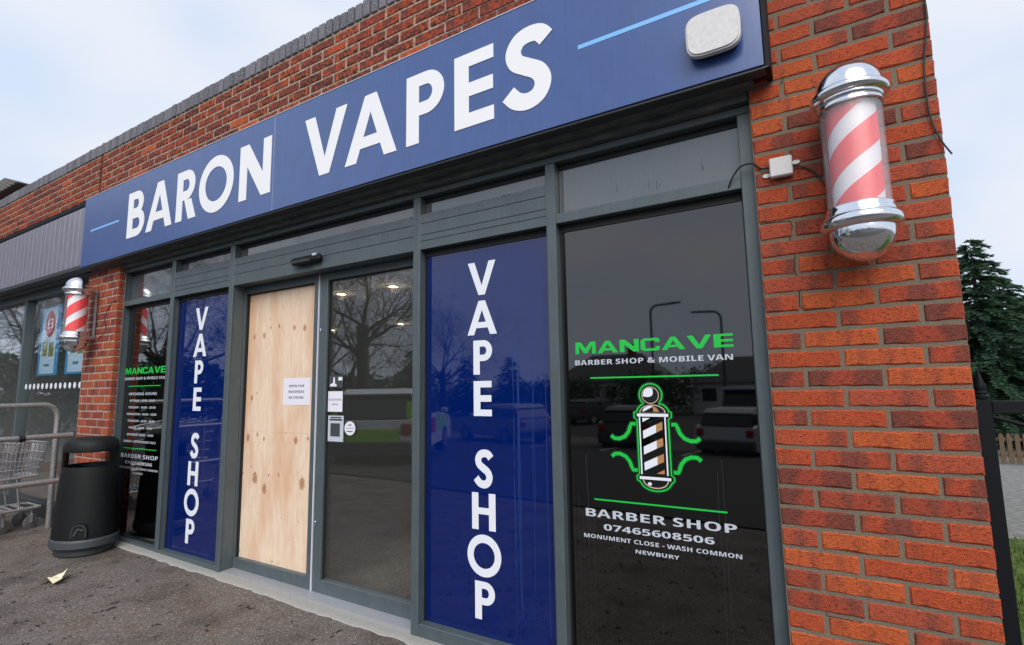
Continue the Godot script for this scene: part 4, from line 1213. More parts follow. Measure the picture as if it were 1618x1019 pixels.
func build_fittings() -> void:
	barber_pole(Vector3(-0.263, 2.287, 0.122), true, "misted barber pole with chrome caps on the pier beside junction box", 0.3)
	barber_pole(Vector3(-6.33, 2.27, 0.15), false, "bright red striped barber pole on pier between the shops", 0.9)
	var j := thing("junction_box", "small white plastic junction box with lugs on brick pier", "box", Vector3(-0.49, 2.17, 0.002))
	part(j, "box", mb_box(Vector3(-0.53, 2.135, 0.002), Vector3(-0.452, 2.21, 0.03), 0.004), M.plastic_white)
	for e in [[-0.543, 2.153], [-0.44, 2.185]]:
		var b := MB.new()
		b.slab(PackedVector2Array(arc(Vector2(e[0], e[1]), Vector2(0.014, 0.008), 0, 340, 16)), 0.002, 0.006)
		part(j, "lug", b, M.plastic_white)
	cable("cable", "black cable looping from the window frame to the junction box", [Vector3(-0.69, 2.155, -0.05), Vector3(-0.67, 2.19, -0.035), Vector3(-0.635, 2.222, -0.02), Vector3(-0.59, 2.218, -0.004), Vector3(-0.56, 2.188, 0.006), Vector3(-0.535, 2.18, 0.012)])
	cable("cable", "thin black cable from junction box to misted barber pole", [Vector3(-0.448, 2.17, 0.012), Vector3(-0.41, 2.155, 0.006), Vector3(-0.375, 2.12, 0.006), Vector3(-0.35, 2.06, 0.02)], 0.003)
	cable("cable", "loose black cable hanging down the outer edge of brick pier", [Vector3(-0.006, 2.78, 0.006), Vector3(-0.01, 2.6, 0.005), Vector3(-0.03, 2.44, 0.006), Vector3(-0.034, 2.33, 0.006), Vector3(-0.03, 2.24, 0.006), Vector3(-0.012, 2.16, 0.008), Vector3(0.012, 2.1, 0.012)], 0.0028)
	cable("cable", "thin cable trailing across the pier below the striped barber pole", [Vector3(-5.92, 2.19, 0.006), Vector3(-6.0, 2.18, 0.006), Vector3(-6.09, 2.12, 0.006), Vector3(-6.13, 2.04, 0.006), Vector3(-6.09, 1.97, 0.006), Vector3(-6.14, 1.9, 0.006), Vector3(-6.28, 1.84, 0.01)], 0.003)
	# window of the next shop
	var s := thing("shop_window", "grey framed neighbouring shop window with hanging posters and white dots", "window", Vector3(-8.2, 0.1, -0.12))
	for e in [[-6.61, -6.562], [-8.42, -8.37], [-10.1, -10.05]]:
		part(s, "mullion", mb_box(Vector3(e[0], 0.1, -0.17), Vector3(e[1], 2.44, -0.07), 0.003), M.frame)
	part(s, "head", mb_box(Vector3(-10.1, 2.441, -0.17), Vector3(-6.562, 2.524, -0.068), 0.003), M.frame)
	part(s, "sill", mb_box(Vector3(-10.1, 0.02, -0.17), Vector3(-6.562, 0.24, -0.066), 0.003), M.frame_dark)
	for e in [[-8.37, -6.61], [-10.05, -8.42]]:
		for z in ([-0.115, -0.13] if e[0] > -8.4 else [-0.115, -0.119, -0.13, -0.134]):
			var b := MB.new()
			b.quad(Vector3(e[0], 0.241, z), Vector3(e[1], 0.241, z), Vector3(e[1], 2.44, z), Vector3(e[0], 2.44, z), Vector3(0, 0, 1))
			part(s, "pane", b, M.glass)
	for i in 15:
		var b := MB.new()
		b.slab(PackedVector2Array(arc(Vector2(-8.3 + i * 0.118, 1.44), Vector2(0.032, 0.032), 0, 345, 24)), -0.1145, -0.114)
		part(s, "dot", b, M.white_vinyl)
	# posters hang just behind the glass
	for k in 2:
		var x0: float = [-8.16, -7.4][k]
		var p := thing("poster", ["white and blue hanging poster with red oval price mark in neighbouring window", "white and blue poster half hidden by the pier in neighbouring window"][k], "poster", Vector3(x0 + 0.25, 1.56, -0.15))
		part(p, "backing", mb_box(Vector3(x0, 1.56, -0.156), Vector3(x0 + 0.56, 2.34, -0.152)), mat(Color(0.16, 0.5, 0.72), 0.5))
		part(p, "sheet", mb_box(Vector3(x0 + 0.07, 1.58, -0.1515), Vector3(x0 + 0.47, 2.33, -0.15)), mat(Color(0.66, 0.78, 0.87), 0.5))
		if k == 0:
			var b := MB.new()
			b.slab(PackedVector2Array(arc(Vector2(x0 + 0.29, 2.14), Vector2(0.13, 0.15), 0, 350, 36)), -0.1495, -0.149)
			part(p, "price_mark", b, mat(Color(0.62, 0.1, 0.16), 0.5))
			writing(p, "£", x0 + 0.21, x0 + 0.28, 2.085, 2.2, -0.1485, M.white_vinyl)
			writing(p, "3", x0 + 0.3, x0 + 0.37, 2.085, 2.2, -0.1485, M.white_vinyl)
		for e in [[0.12, 1.87], [0.3, 1.86]]:
			part(p, "picture", mb_box(Vector3(x0 + e[0], e[1] - 0.09, -0.1495), Vector3(x0 + e[0] + 0.13, e[1] + 0.07, -0.149)), mat(Color(0.42, 0.45, 0.16), 0.5))
		part(p, "print", mb_box(Vector3(x0 + 0.2, 1.66, -0.1495), Vector3(x0 + 0.34, 1.69, -0.149)), mat(Color(0.3, 0.42, 0.55), 0.5))
	# teal backed shelving in the next shop
	for k in 3:
		var sh := thing("shop_shelf", "teal backed shelf unit inside the neighbouring shop", "shelf", Vector3(-7.2 - k * 1.1, 0.1, -1.6), "shelves inside the neighbouring shop")
		part(sh, "back", mb_box(Vector3(-7.6 - k * 1.1, 0.1, -2.02), Vector3(-6.7 - k * 1.1, 1.9, -1.98)), M.inside_teal)
		for y in [0.3, 0.7, 1.1, 1.5]:
			part(sh, "shelf", mb_box(Vector3(-7.6 - k * 1.1, y, -1.975), Vector3(-6.7 - k * 1.1, y + 0.03, -1.6)), M.inside_wall)

# ------------------------------------------------------------------ pavement furniture
func oval(b: MB, prof: Array, at: Vector3, rx: float, rz: float, segs := 48, from := 0.0, to := TAU) -> void:
	b.lathe(prof, at, segs, rx, rz, from, to)

func build_bin() -> void:
	var c := Vector3(-5.69, gy(-5.69, 0.19), 0.19)
	var t := thing("litter_bin", "black oval plastic litter bin with hooded opening beside the pier", "litter bin", c)
	var rx := 0.25
	var rz := 0.215
	var P := func(name: String, prof: Array, m: Material) -> void:
		var b := MB.new()
		var q := []
		for p in prof: q.append(Vector2(p[0], p[1]))
		oval(b, q, c, rx, rz)
		part(t, name, b, m)
	P.call("plinth", [[0.0, 0.0], [0.86, 0.0], [0.88, 0.01], [0.88, 0.05], [0.8, 0.06]], M.frame_dark)
	P.call("base_ring", [[0.8, 0.05], [0.98, 0.055], [1.03, 0.07], [1.03, 0.115], [1.015, 0.128], [0.97, 0.132]], M.grey_plastic)
	P.call("body", [[0.985, 0.125], [0.985, 0.14], [0.95, 0.3], [0.905, 0.48], [0.865, 0.62], [0.84, 0.67], [0.835, 0.678], [0.8, 0.682], [0.79, 0.67], [0.82, 0.4], [0.8, 0.2], [0.0, 0.2]], M.black_plastic)
	P.call("liner", [[0.785, 0.62], [0.78, 0.672], [0.775, 0.62]], mat(Color(0.06, 0.13, 0.22), 0.4))
	P.call("hood", [[0.0, 0.905], [0.55, 0.905], [0.7, 0.895], [0.8, 0.872], [0.848, 0.835], [0.853, 0.812], [0.845, 0.797], [0.82, 0.795], [0.81, 0.81], [0.74, 0.84], [0.0, 0.85]], M.black_plastic)
	for e in [[-1.65, -0.28], [1.7, 2.6]]:
		var b := MB.new()
		for pr in [[Vector2(0.845, 0.67), Vector2(0.85, 0.8)], [Vector2(0.8, 0.8), Vector2(0.8, 0.67)]]:
			oval(b, pr, c, rx, rz, 12, e[0], e[1])
		for w in e:
			var d := Vector3(cos(w) * rx, 0, sin(w) * rz)
			var nn := Vector3(-sin(w), 0, cos(w)) * (-1.0 if w == e[0] else 1.0)
			b.quad(c + d * 0.8 + Vector3(0, 0.67, 0), c + d * 0.847 + Vector3(0, 0.67, 0), c + d * 0.85 + Vector3(0, 0.8, 0), c + d * 0.8 + Vector3(0, 0.8, 0), nn)
		part(t, "hood_post", b, M.black_plastic)
	# cast badge low on the front
	var w := 0.6
	var dirv := Vector3(cos(w) / rx, 0, sin(w) / rz).normalized()
	var at := c + Vector3(cos(w) * rx, 0, sin(w) * rz) * 0.985 + Vector3(0, 0.2, 0)
	var fr := Transform3D(Basis(Vector3.UP.cross(dirv).normalized(), Vector3.UP, dirv), at)
	var b := MB.new()
	b.slab(PackedVector2Array([Vector2(-0.055, -0.06), Vector2(0.055, -0.06), Vector2(0.058, 0.0), Vector2(0.042, 0.05), Vector2(0.0, 0.062), Vector2(-0.042, 0.05), Vector2(-0.058, 0.0)]), -0.012, 0.006, fr)
	part(t, "badge", b, M.black_plastic)
	b = MB.new()
	b.stroke([Vector2(-0.045, -0.045), Vector2(-0.047, 0.0), Vector2(-0.033, 0.038), Vector2(0.0, 0.048), Vector2(0.033, 0.038), Vector2(0.047, 0.0), Vector2(0.045, -0.045)], 0.005, 0.006, 0.01, fr)
	b.stroke([Vector2(-0.03, -0.03), Vector2(-0.005, 0.02), Vector2(0.03, 0.005)], 0.012, 0.006, 0.012, fr)
	part(t, "badge_relief", b, M.grey_plastic)

func build_trolleys() -> void:
	# tube barriers standing out from the wall
	var B := thing("barrier_rail", "galvanised tube barrier with two rails beside the litter bin", "barrier", Vector3(-6.6, gy(-6.6, 0.3), 0.5))
	for y in [0.965, 0.555]:
		var b := MB.new()
		b.tube([Vector3(-6.6, y, 0.01), Vector3(-6.6, y, 1.3)], 0.024, 14)
		part(B, "rail", b, M.steel)
	for z in [1.3]:
		var b := MB.new()
		b.tube([Vector3(-6.6, gy(-6.6, z), z), Vector3(-6.6, 1.0, z)], 0.024, 14)
		part(B, "post", b, M.steel)
	var b := MB.new()
	for k in 5:
		var l := []
		for i in 13:
			var w := TAU * i / 12 + k
			l.append(Vector3(-6.6 + cos(w) * 0.029, 0.965 + sin(w) * 0.029, 0.36 + k * 0.009 + 0.004 * sin(w)))
		b.tube(l, 0.0045, 5)
	part(B, "chain_lock", b, M.cable)
	var H := thing("barrier_hoop", "galvanised tube hoop standing over the shopping trolleys", "barrier", Vector3(-6.82, gy(-6.8, 0.3), 0.5))
	b = MB.new()
	var pts := [Vector3(-6.82, gy(-6.8, 0.1), 0.06), Vector3(-6.82, 1.13, 0.06)]
	for i in 9:
		var w := PI / 2 * i / 8
		pts.append(Vector3(-6.82, 1.13 + 0.12 * sin(w), 0.18 - 0.12 * cos(w)))
	for i in 9:
		var w := PI / 2 * i / 8
		pts.append(Vector3(-6.82, 1.13 + 0.12 * cos(w), 1.28 + 0.12 * sin(w)))
	pts.append(Vector3(-6.82, gy(-6.8, 1.4), 1.4))
	b.tube(pts, 0.024, 14)
	part(H, "tube", b, M.steel)
	for k in 3:
		trolley(Vector3(-7.1, gy(-7.1, 0.4), 0.09 + k * 0.2), ["wire shopping trolley with nose against the shop window", "wire shopping trolley nested in the middle of the row", "wire shopping trolley at the open end of the row"][k])

# nose towards the wall, handle away from it
func trolley(at: Vector3, label: String) -> void:
	var t := thing("shopping_trolley", label, "trolley", at, "nested shopping trolleys")
	var P := func(x: float, y: float, z: float) -> Vector3: return at + Vector3(x, y, z)
	var W := 0.24
	# basket of wires: a tapering box
	var top := [P.call(-W * 0.82, 0.8, 0.0), P.call(W * 0.82, 0.8, 0.0), P.call(W, 0.92, 0.82), P.call(-W, 0.92, 0.82)]
	var bot := [P.call(-W * 0.7, 0.5, 0.04), P.call(W * 0.7, 0.5, 0.04), P.call(W * 0.85, 0.47, 0.74), P.call(-W * 0.85, 0.47, 0.74)]
	var b := MB.new()
	for ring in [0.0, 0.22, 0.45, 0.7, 1.0]:
		var l := []
		for i in 5: l.append(bot[i % 4].lerp(top[i % 4], ring))
		for i in 4: b.tube([l[i], l[i + 1]], 0.009 if ring in [0.0, 1.0] else 0.0055, 6)
	for i in 4:
		var n := 26 if i % 2 else 15
		for k in n + 1:
			var u := float(k) / n
			b.tube([bot[i].lerp(bot[(i + 1) % 4], u), top[i].lerp(top[(i + 1) % 4], u)], 0.0042, 5, false)
	for k in 14:
		var u := float(k) / 13
		b.tube([bot[0].lerp(bot[1], u), bot[3].lerp(bot[2], u)], 0.0042, 5, false)
	part(t, "basket", b, M.wire)
	# folding seat flap
	b = MB.new()
	var f0: Vector3 = P.call(-W * 0.9, 0.9, 0.72)
	var f1: Vector3 = P.call(W * 0.9, 0.9, 0.72)
	var g0: Vector3 = P.call(-W * 0.85, 0.78, 0.42)
	var g1: Vector3 = P.call(W * 0.85, 0.78, 0.42)
	for k in 15:
		var u := k / 14.0
		b.tube([f0.lerp(f1, u), g0.lerp(g1, u)], 0.0025, 5)
	b.tube([f0, g0, g1, f1], 0.0045, 6)
	part(t, "seat_flap", b, M.wire)
	part(t, "seat_panel", mb_box(P.call(-W * 0.8, 0.835, 0.5), P.call(W * 0.8, 0.845, 0.66)), M.grey_plastic)
	# handle
	b = MB.new()
	b.tube([P.call(-W - 0.02, 0.98, 0.9), P.call(W + 0.02, 0.98, 0.9)], 0.014, 12)
	part(t, "handle", b, M.grey_plastic)
	# chassis
	b = MB.new()
	for s in [-1.0, 1.0]:
		b.tube([P.call(s * W * 0.62, 0.2, 0.0), P.call(s * W * 0.7, 0.2, 0.1), P.call(s * W * 1.05, 0.2, 0.78), P.call(s * W * 1.05, 0.3, 0.86), P.call(s * W, 0.92, 0.86), P.call(s * W, 0.98, 0.9)], 0.015, 8)
		b.tube([P.call(s * W * 0.7, 0.2, 0.16), P.call(s * W * 0.72, 0.5, 0.2)], 0.008, 8)
		b.tube([P.call(s * W * 0.9, 0.2, 0.5), P.call(s * W * 0.84, 0.48, 0.56)], 0.008, 8)
	b.tube([P.call(-W * 0.62, 0.2, 0.0), P.call(W * 0.62, 0.2, 0.0)], 0.012, 8)
	part(t, "chassis", b, M.wire)
	for k in 5:
		b = MB.new()
		var z := 0.12 + k * 0.14
		var w := lerpf(W * 0.7, W, k / 4.0)
		b.tube([P.call(-w, 0.2, z), P.call(w, 0.2, z)], 0.014, 8)
		part(t, "bottom_bar", b, M.wire)
	for e in [[-1.0, 0.06, 0.14], [1.0, 0.06, 0.14], [-1.0, 0.76, 0.24], [1.0, 0.76, 0.24]]:
		var c: Vector3 = P.call(e[0] * e[2], 0.062, e[1])
		var wh := MB.new()
		var ring := []
		for i in 3: pass
		var prof := [Vector2(0.0, -0.014), Vector2(0.05, -0.014), Vector2(0.062, -0.009), Vector2(0.062, 0.009), Vector2(0.05, 0.014), Vector2(0.0, 0.014)]
		wh.lathe(prof, Vector3.ZERO, 24)
		var turned := MB.new()
		var bs := Basis(Vector3(0.3, 0, 1).normalized(), -PI / 2)
		for i in wh.v.size():
			turned.v.append(c + bs * wh.v[i])
			turned.n.append(bs * wh.n[i])
			turned.t.append(Vector2.ZERO)
		var cw := part(t, "castor", turned, M.castor)
		var fk := MB.new()
		fk.box(c + Vector3(-0.02, 0.0, -0.012), c + Vector3(0.022, 0.085, 0.012), 0.004)
		fk.tube([c + Vector3(0, 0.08, 0), c + Vector3(0, 0.145, 0)], 0.012, 8)
		part(cw, "fork", fk, M.steel)

func build_ground() -> void:
	var b := MB.new()
	var xs := []
	var zs := []
	for v in [-220, -120, -60, -30, -16, -10, -8]: xs.append(float(v))
	for i in 40: xs.append(-7.6 + i * 0.2)
	for v in [0.6, 1.5, 3, 6, 12, 30, 60, 120, 220]: xs.append(float(v))
	for v in [-220, -100, -50, -25, -13, -9, -5, -2.5, -1.0]: zs.append(float(v))
	for i in 22: zs.append(-0.4 + i * 0.2)
	for v in [5, 7, 10, 14, 20, 26, 40, 80, 220]: zs.append(float(v))
	var bump := noise(77, 0.5, 3)
	var H := func(x: float, z: float) -> float: return gy(x, z) + (bump.get_noise_2d(x * 2.0, z * 2.0) * 0.006 if absf(x) < 10 and z < 5 and z > 0.1 else 0.0)
	for i in xs.size() - 1:
		for j in zs.size() - 1:
			var p := []
			for e in [[i, j], [i + 1, j], [i + 1, j + 1], [i, j + 1]]: p.append(Vector3(xs[e[0]], H.call(xs[e[0]], zs[e[1]]), zs[e[1]]))
			b.quad(p[0], p[1], p[2], p[3], Vector3.UP)
	structure("ground", b, M.tarmac)
	b = MB.new()
	var cz := [3.4, 5.0, 7.0, 10.0, 14.0, 18.0, 26.0, 40.0, 80.0]
	var cxs := [-60.0, -30.0, -16.0, -10.0, -6.2, -4.0, -2.0, -0.5, 6.0, 30.0, 60.0]
	for i in cxs.size() - 1:
		for j in cz.size() - 1:
			var p := []
			for e in [[i, j], [i + 1, j], [i + 1, j + 1], [i, j + 1]]: p.append(Vector3(cxs[e[0]], gy(cxs[e[0]], cz[e[1]]) + 0.02, cz[e[1]]))
			b.quad(p[0], p[1], p[2], p[3], Vector3.UP)
	structure("car_park", b, M.asphalt)
	# concrete strip under the frames, broken at its outer edge
	b = MB.new()
	var edge := noise(78, 1.2, 4)
	var last := []
	for i in 140:
		var x := -6.0 + i * 0.04
		var z := 0.012 + edge.get_noise_1d(x * 4.0) * 0.025
		var y := gy(x, 0.0)
		var row := [Vector3(x, y + 0.014, -0.16), Vector3(x, y + 0.012, z - 0.02), Vector3(x, y + 0.006, z), Vector3(x, y - 0.02, z + 0.008)]
		if i:
			for k in 3: b.quad(last[k], row[k], row[k + 1], last[k + 1], Vector3(0, 1, 0.15 if k == 1 else (1.0 if k == 2 else 0.0)).normalized())
		last = row
	structure("concrete_strip", b, M.concrete)
	b = MB.new()
	var a0 := Vector3(-4.184, gy(-4.184, 0) + 0.0105, -0.21)
	var a1 := Vector3(-2.403, gy(-2.403, 0) + 0.02, -0.21)
	var q := [a0, a1, a1 + Vector3(0, 0, 0.145), a0 + Vector3(0, 0, 0.145)]
	for k in 4: q[k] += Vector3(0, 0.006, 0)
	b.quad(q[0], q[1], q[2], q[3], Vector3.UP)
	b.quad(q[3], q[2], q[2] - Vector3(0, 0.03, 0), q[3] - Vector3(0, 0.03, 0), Vector3(0, 0, 1))
	structure("door_threshold", b, M.sill_plate)
	# dark and pale spots of old chewing gum and lichen
	for pale in 2:
		var c := MB.new()
		for i in (110 if pale else 900):
			var x := R.randf_range(-8.0, -0.8)
			var z := 0.06 + pow(R.randf(), 0.8) * 2.6
			var r := R.randf_range(0.004, 0.011) * (0.6 if pale else 1.0)
			if R.randf() < 0.12: r *= 1.8
			for s in (1 if pale else 1 + R.randi() % 3):
				var o := Vector3(x + R.randf_range(-1, 1) * r * 1.9, 0, z + R.randf_range(-1, 1) * r * 1.9)
				o.y = H.call(o.x, o.z) + 0.004
				var pts := []
				for k in 9: pts.append(o + Vector3(cos(TAU * k / 9), 0, sin(TAU * k / 9)) * r * R.randf_range(0.55, 1.15))
				for k in 9: c.tri(o + Vector3(0, 0.0015, 0), pts[k], pts[(k + 1) % 9], Vector3.UP, Vector3.UP, Vector3.UP)
		var o := single("pale_spots" if pale else "dark_spots", c, M.pale_spot if pale else M.spot, ["dark gum and lichen spots scattered over the tarmac", "pale specks scattered over the tarmac"][pale], "spots", Vector3(-4, 0.05, 1))
		o.set_meta("kind", "stuff")
	# leaf bits and grit gathered along the sill, and a rusty stain
	for k in 2:
		var c := MB.new()
		for i in (260 if k == 0 else 420):
			var q2 := Vector3(R.randf_range(-5.9, -0.6), 0, 0.03 + absf(R.randfn(0.0, 0.05)))
			if k == 1:
				var ce: Vector2 = [Vector2(-3.42, 0.43), Vector2(-3.12, 0.52), Vector2(-3.75, 0.3)][R.randi() % 3]
				q2 = Vector3(ce.x + R.randfn(0.0, 0.05), 0, ce.y + R.randfn(0.0, 0.03))
			q2.y = H.call(q2.x, q2.z) + 0.003
			var r := R.randf_range(0.002, 0.007 if k == 0 else 0.0035)
			var w := R.randf() * TAU
			var dx := Vector3(cos(w), R.randf_range(0, 0.5), sin(w)) * r
			var dz := Vector3(-sin(w), R.randf_range(0, 0.3), cos(w)) * r * 0.5
			c.quad(q2 - dx, q2 - dz, q2 + dx, q2 + dz, Vector3.UP)
		var lo := single(["leaf_litter", "rust_stain"][k], c, [M.litter, M.rust][k], ["brown leaf bits and grit gathered along the door sill", "orange rusty stain specks on the tarmac by the doors"][k], "litter", Vector3(-3.2, 0.05, 0.1))
		lo.set_meta("kind", "stuff")
	# crumpled paper
	b = MB.new()
	var o := Vector3(-5.07, gy(-5.07, 0.56) + 0.005, 0.56)
	var f := [Vector3(-0.07, 0.012, -0.02), Vector3(-0.03, 0.03, -0.05), Vector3(0.02, 0.055, -0.03), Vector3(0.035, 0.014, 0.0), Vector3(0.075, 0.035, -0.015), Vector3(0.06, 0.008, 0.04), Vector3(0.0, 0.03, 0.045), Vector3(-0.045, 0.004, 0.04), Vector3(0.0, 0.016, 0.0), Vector3(-0.02, 0.0, 0.07)]
	for i in f.size(): f[i] *= 1.35
	for k in [[0, 1, 8], [1, 2, 8], [2, 3, 8], [3, 4, 5], [3, 5, 6], [3, 6, 8], [6, 7, 8], [7, 0, 8], [6, 9, 7]]:
		b.flat(o + f[k[0]], o + f[k[1]], o + f[k[2]], Vector3.UP)
		b.flat(o + f[k[0]] - Vector3(0, 0.002, 0), o + f[k[1]] - Vector3(0, 0.002, 0), o + f[k[2]] - Vector3(0, 0.002, 0), Vector3.DOWN)
	var pm := mat(Color(0.88, 0.86, 0.74), 0.8)
	single("crumpled_paper", b, pm, "crumpled cream scrap of paper lying on the tarmac", "litter", o)

# ------------------------------------------------------------------ plants
# needles or leaves: thin pointed blades, two of them crossed, scattered through a crown
func blade(b: MB, at: Vector3, along: Vector3, width: float) -> void:
	var side := along.cross(Vector3(R.randf_range(-1, 1), R.randf_range(-1, 1), R.randf_range(-1, 1))).normalized() * width
	var nn := along.cross(side).normalized()
	if nn.y < 0.0: nn = -nn
	b.tri(at - side * 0.5, at + side * 0.5, at + along, nn, nn, nn)
	b.tri(at + along * 0.25 - side, at + along * 0.5 + side, at + along * 0.9, nn, nn, nn)

func conifer(at: Vector3, h: float, spread: float, label: String, group: String, rows := 34, fine := 1.0) -> void:
	var t := thing("conifer_tree", label, "tree", at, group)
	var b := MB.new()
	b.tube([at - Vector3(0, 0.2, 0), at + Vector3(0, h * 0.5, 0), at + Vector3(0, h * 0.97, 0)], [h * 0.028, h * 0.016, 0.01], 8)
	part(t, "trunk", b, M.bark)
	var leaf := [MB.new(), MB.new(), MB.new()]
	for i in rows:
		var u := (i + 0.5) / rows
		var y := h * (0.06 + 0.94 * u)
		var reach := spread * pow(1.0 - u, 0.75) * (0.9 + 0.1 * sin(i * 2.1)) + 0.12
		var n := int(6 + 11 * (1.0 - u))
		for k in n:
			var w := TAU * (k + R.randf() * 0.8) / n + i * 1.7
			var l := reach * R.randf_range(0.6, 1.15)
			var d := Vector3(cos(w), 0, sin(w))
			var o := at + Vector3(0, y + R.randf_range(-0.1, 0.1) * h / rows * 6.0, 0)
			var m := int((22 + 50 * l) * fine * fine)
			for j in m:
				var v := pow((j + R.randf()) / m, 0.7)
				var p := o + d * l * v + Vector3(0, l * (0.16 * v - 0.42 * v * v), 0)
				var out := (d + d.cross(Vector3.UP) * R.randf_range(-1.3, 1.3) + Vector3(0, R.randf_range(-0.6, 0.15), 0)).normalized()
				blade(leaf[R.randi() % 3], p + out * R.randf() * 0.05, out * R.randf_range(0.14, 0.3) * (0.6 + 0.12 * h / 3.0) / sqrt(fine), (0.022 + 0.02 * R.randf()) / fine)
	for k in 3: part(t, "crown", leaf[k], M.needle[k])

func shrub(at: Vector3, size: Vector3, label: String, group: String, called := "evergreen_shrub", count := 2600) -> void:
	var t := thing(called, label, "shrub", at, group)
	var b := MB.new()
	for k in 4:
		var w := TAU * k / 4 + R.randf()
		b.tube([at - Vector3(0, 0.1, 0), at + Vector3(cos(w) * size.x * 0.2, size.y * 0.4, sin(w) * size.z * 0.2), at + Vector3(cos(w) * size.x * 0.35, size.y * 0.75, sin(w) * size.z * 0.35)], [0.05, 0.03, 0.01], 5)
	part(t, "stem", b, M.bark)
	var leaf := [MB.new(), MB.new(), MB.new()]
	var lump := noise(int(at.x * 13 + at.z * 7), 0.9, 3)
	for i in count:
		var d := Vector3(R.randf_range(-1, 1), R.randf_range(-0.8, 1), R.randf_range(-1, 1)).normalized()
		var r := pow(R.randf(), 0.35) * (0.85 + 0.55 * lump.get_noise_3dv(d * 2.0))
		var p := at + Vector3(0, size.y * 0.5, 0) + d * r * Vector3(size.x, size.y * 0.55, size.z)
		blade(leaf[R.randi() % 3], p, (d + Vector3(R.randf_range(-1, 1), R.randf_range(-1, 1), R.randf_range(-1, 1))).normalized() * R.randf_range(0.15, 0.4), 0.12)
	for k in 3: part(t, "crown", leaf[k], M.needle[k])

func limb(b: MB, from: Vector3, dir: Vector3, length: float, r: float, depth: int, droop: float) -> void:
	var p := [from]
	var rad := [r]
	var d := dir
	var n := 4 if depth > 1 else 3
	for i in n:
		d = (d + Vector3(R.randf_range(-1, 1), R.randf_range(-0.6, 0.9) - droop, R.randf_range(-1, 1)) * 0.24).normalized()
		p.append(p[-1] + d * length / n)
		rad.append(lerpf(r, r * 0.6, (i + 1.0) / n))
	b.tube(p, rad, 5 if r > 0.03 else 3, false)
	if depth == 0: return
	var kids := 3 if depth > 2 else 4
	for k in kids:
		var at: int = 1 + R.randi() % n if k > 0 else n
		var side := d.cross(Vector3(R.randf_range(-1, 1), R.randf_range(-1, 1), R.randf_range(-1, 1))).normalized()
		var nd := (d * R.randf_range(0.5, 1.0) + side * R.randf_range(0.55, 1.05)).normalized() if k > 0 else d
		limb(b, p[at], nd, length * R.randf_range(0.62, 0.86), maxf(rad[at] * (0.6 if k > 0 else 0.85), 0.0035), depth - 1, droop)

func bare_tree(at: Vector3, trunk_h: float, r: float, length: float, depth: int, label: String, sd: int, lean := Vector3.ZERO, boughs := 6) -> void:
	R.seed = sd
	var t := thing("bare_tree", label, "tree", at, "bare trees across the car park")
	var b := MB.new()
	var top := at + Vector3(0, trunk_h, 0) + lean
	b.tube([at - Vector3(0, 0.3, 0), at + Vector3(0, 0.15, 0), at.lerp(top, 0.5) + Vector3(0.06, 0, 0.04), top], [r * 1.5, r * 1.15, r * 0.95, r * 0.85], 12)
	part(t, "trunk", b, M.bark)
	b = MB.new()
	for k in boughs:
		var w := TAU * k / boughs + R.randf() * 0.6
		var d := Vector3(cos(w), R.randf_range(0.25, 1.3), sin(w)).normalized()
		limb(b, top - Vector3(0, trunk_h * R.randf_range(0.0, 0.32), 0) - (lean * 0.15), d, length * R.randf_range(0.8, 1.2), r * R.randf_range(0.2, 0.38), depth, 0.0)
	limb(b, top, Vector3(0, 1, 0), length, r * 0.3, depth, 0.0)
	part(t, "crown", b, M.twig)

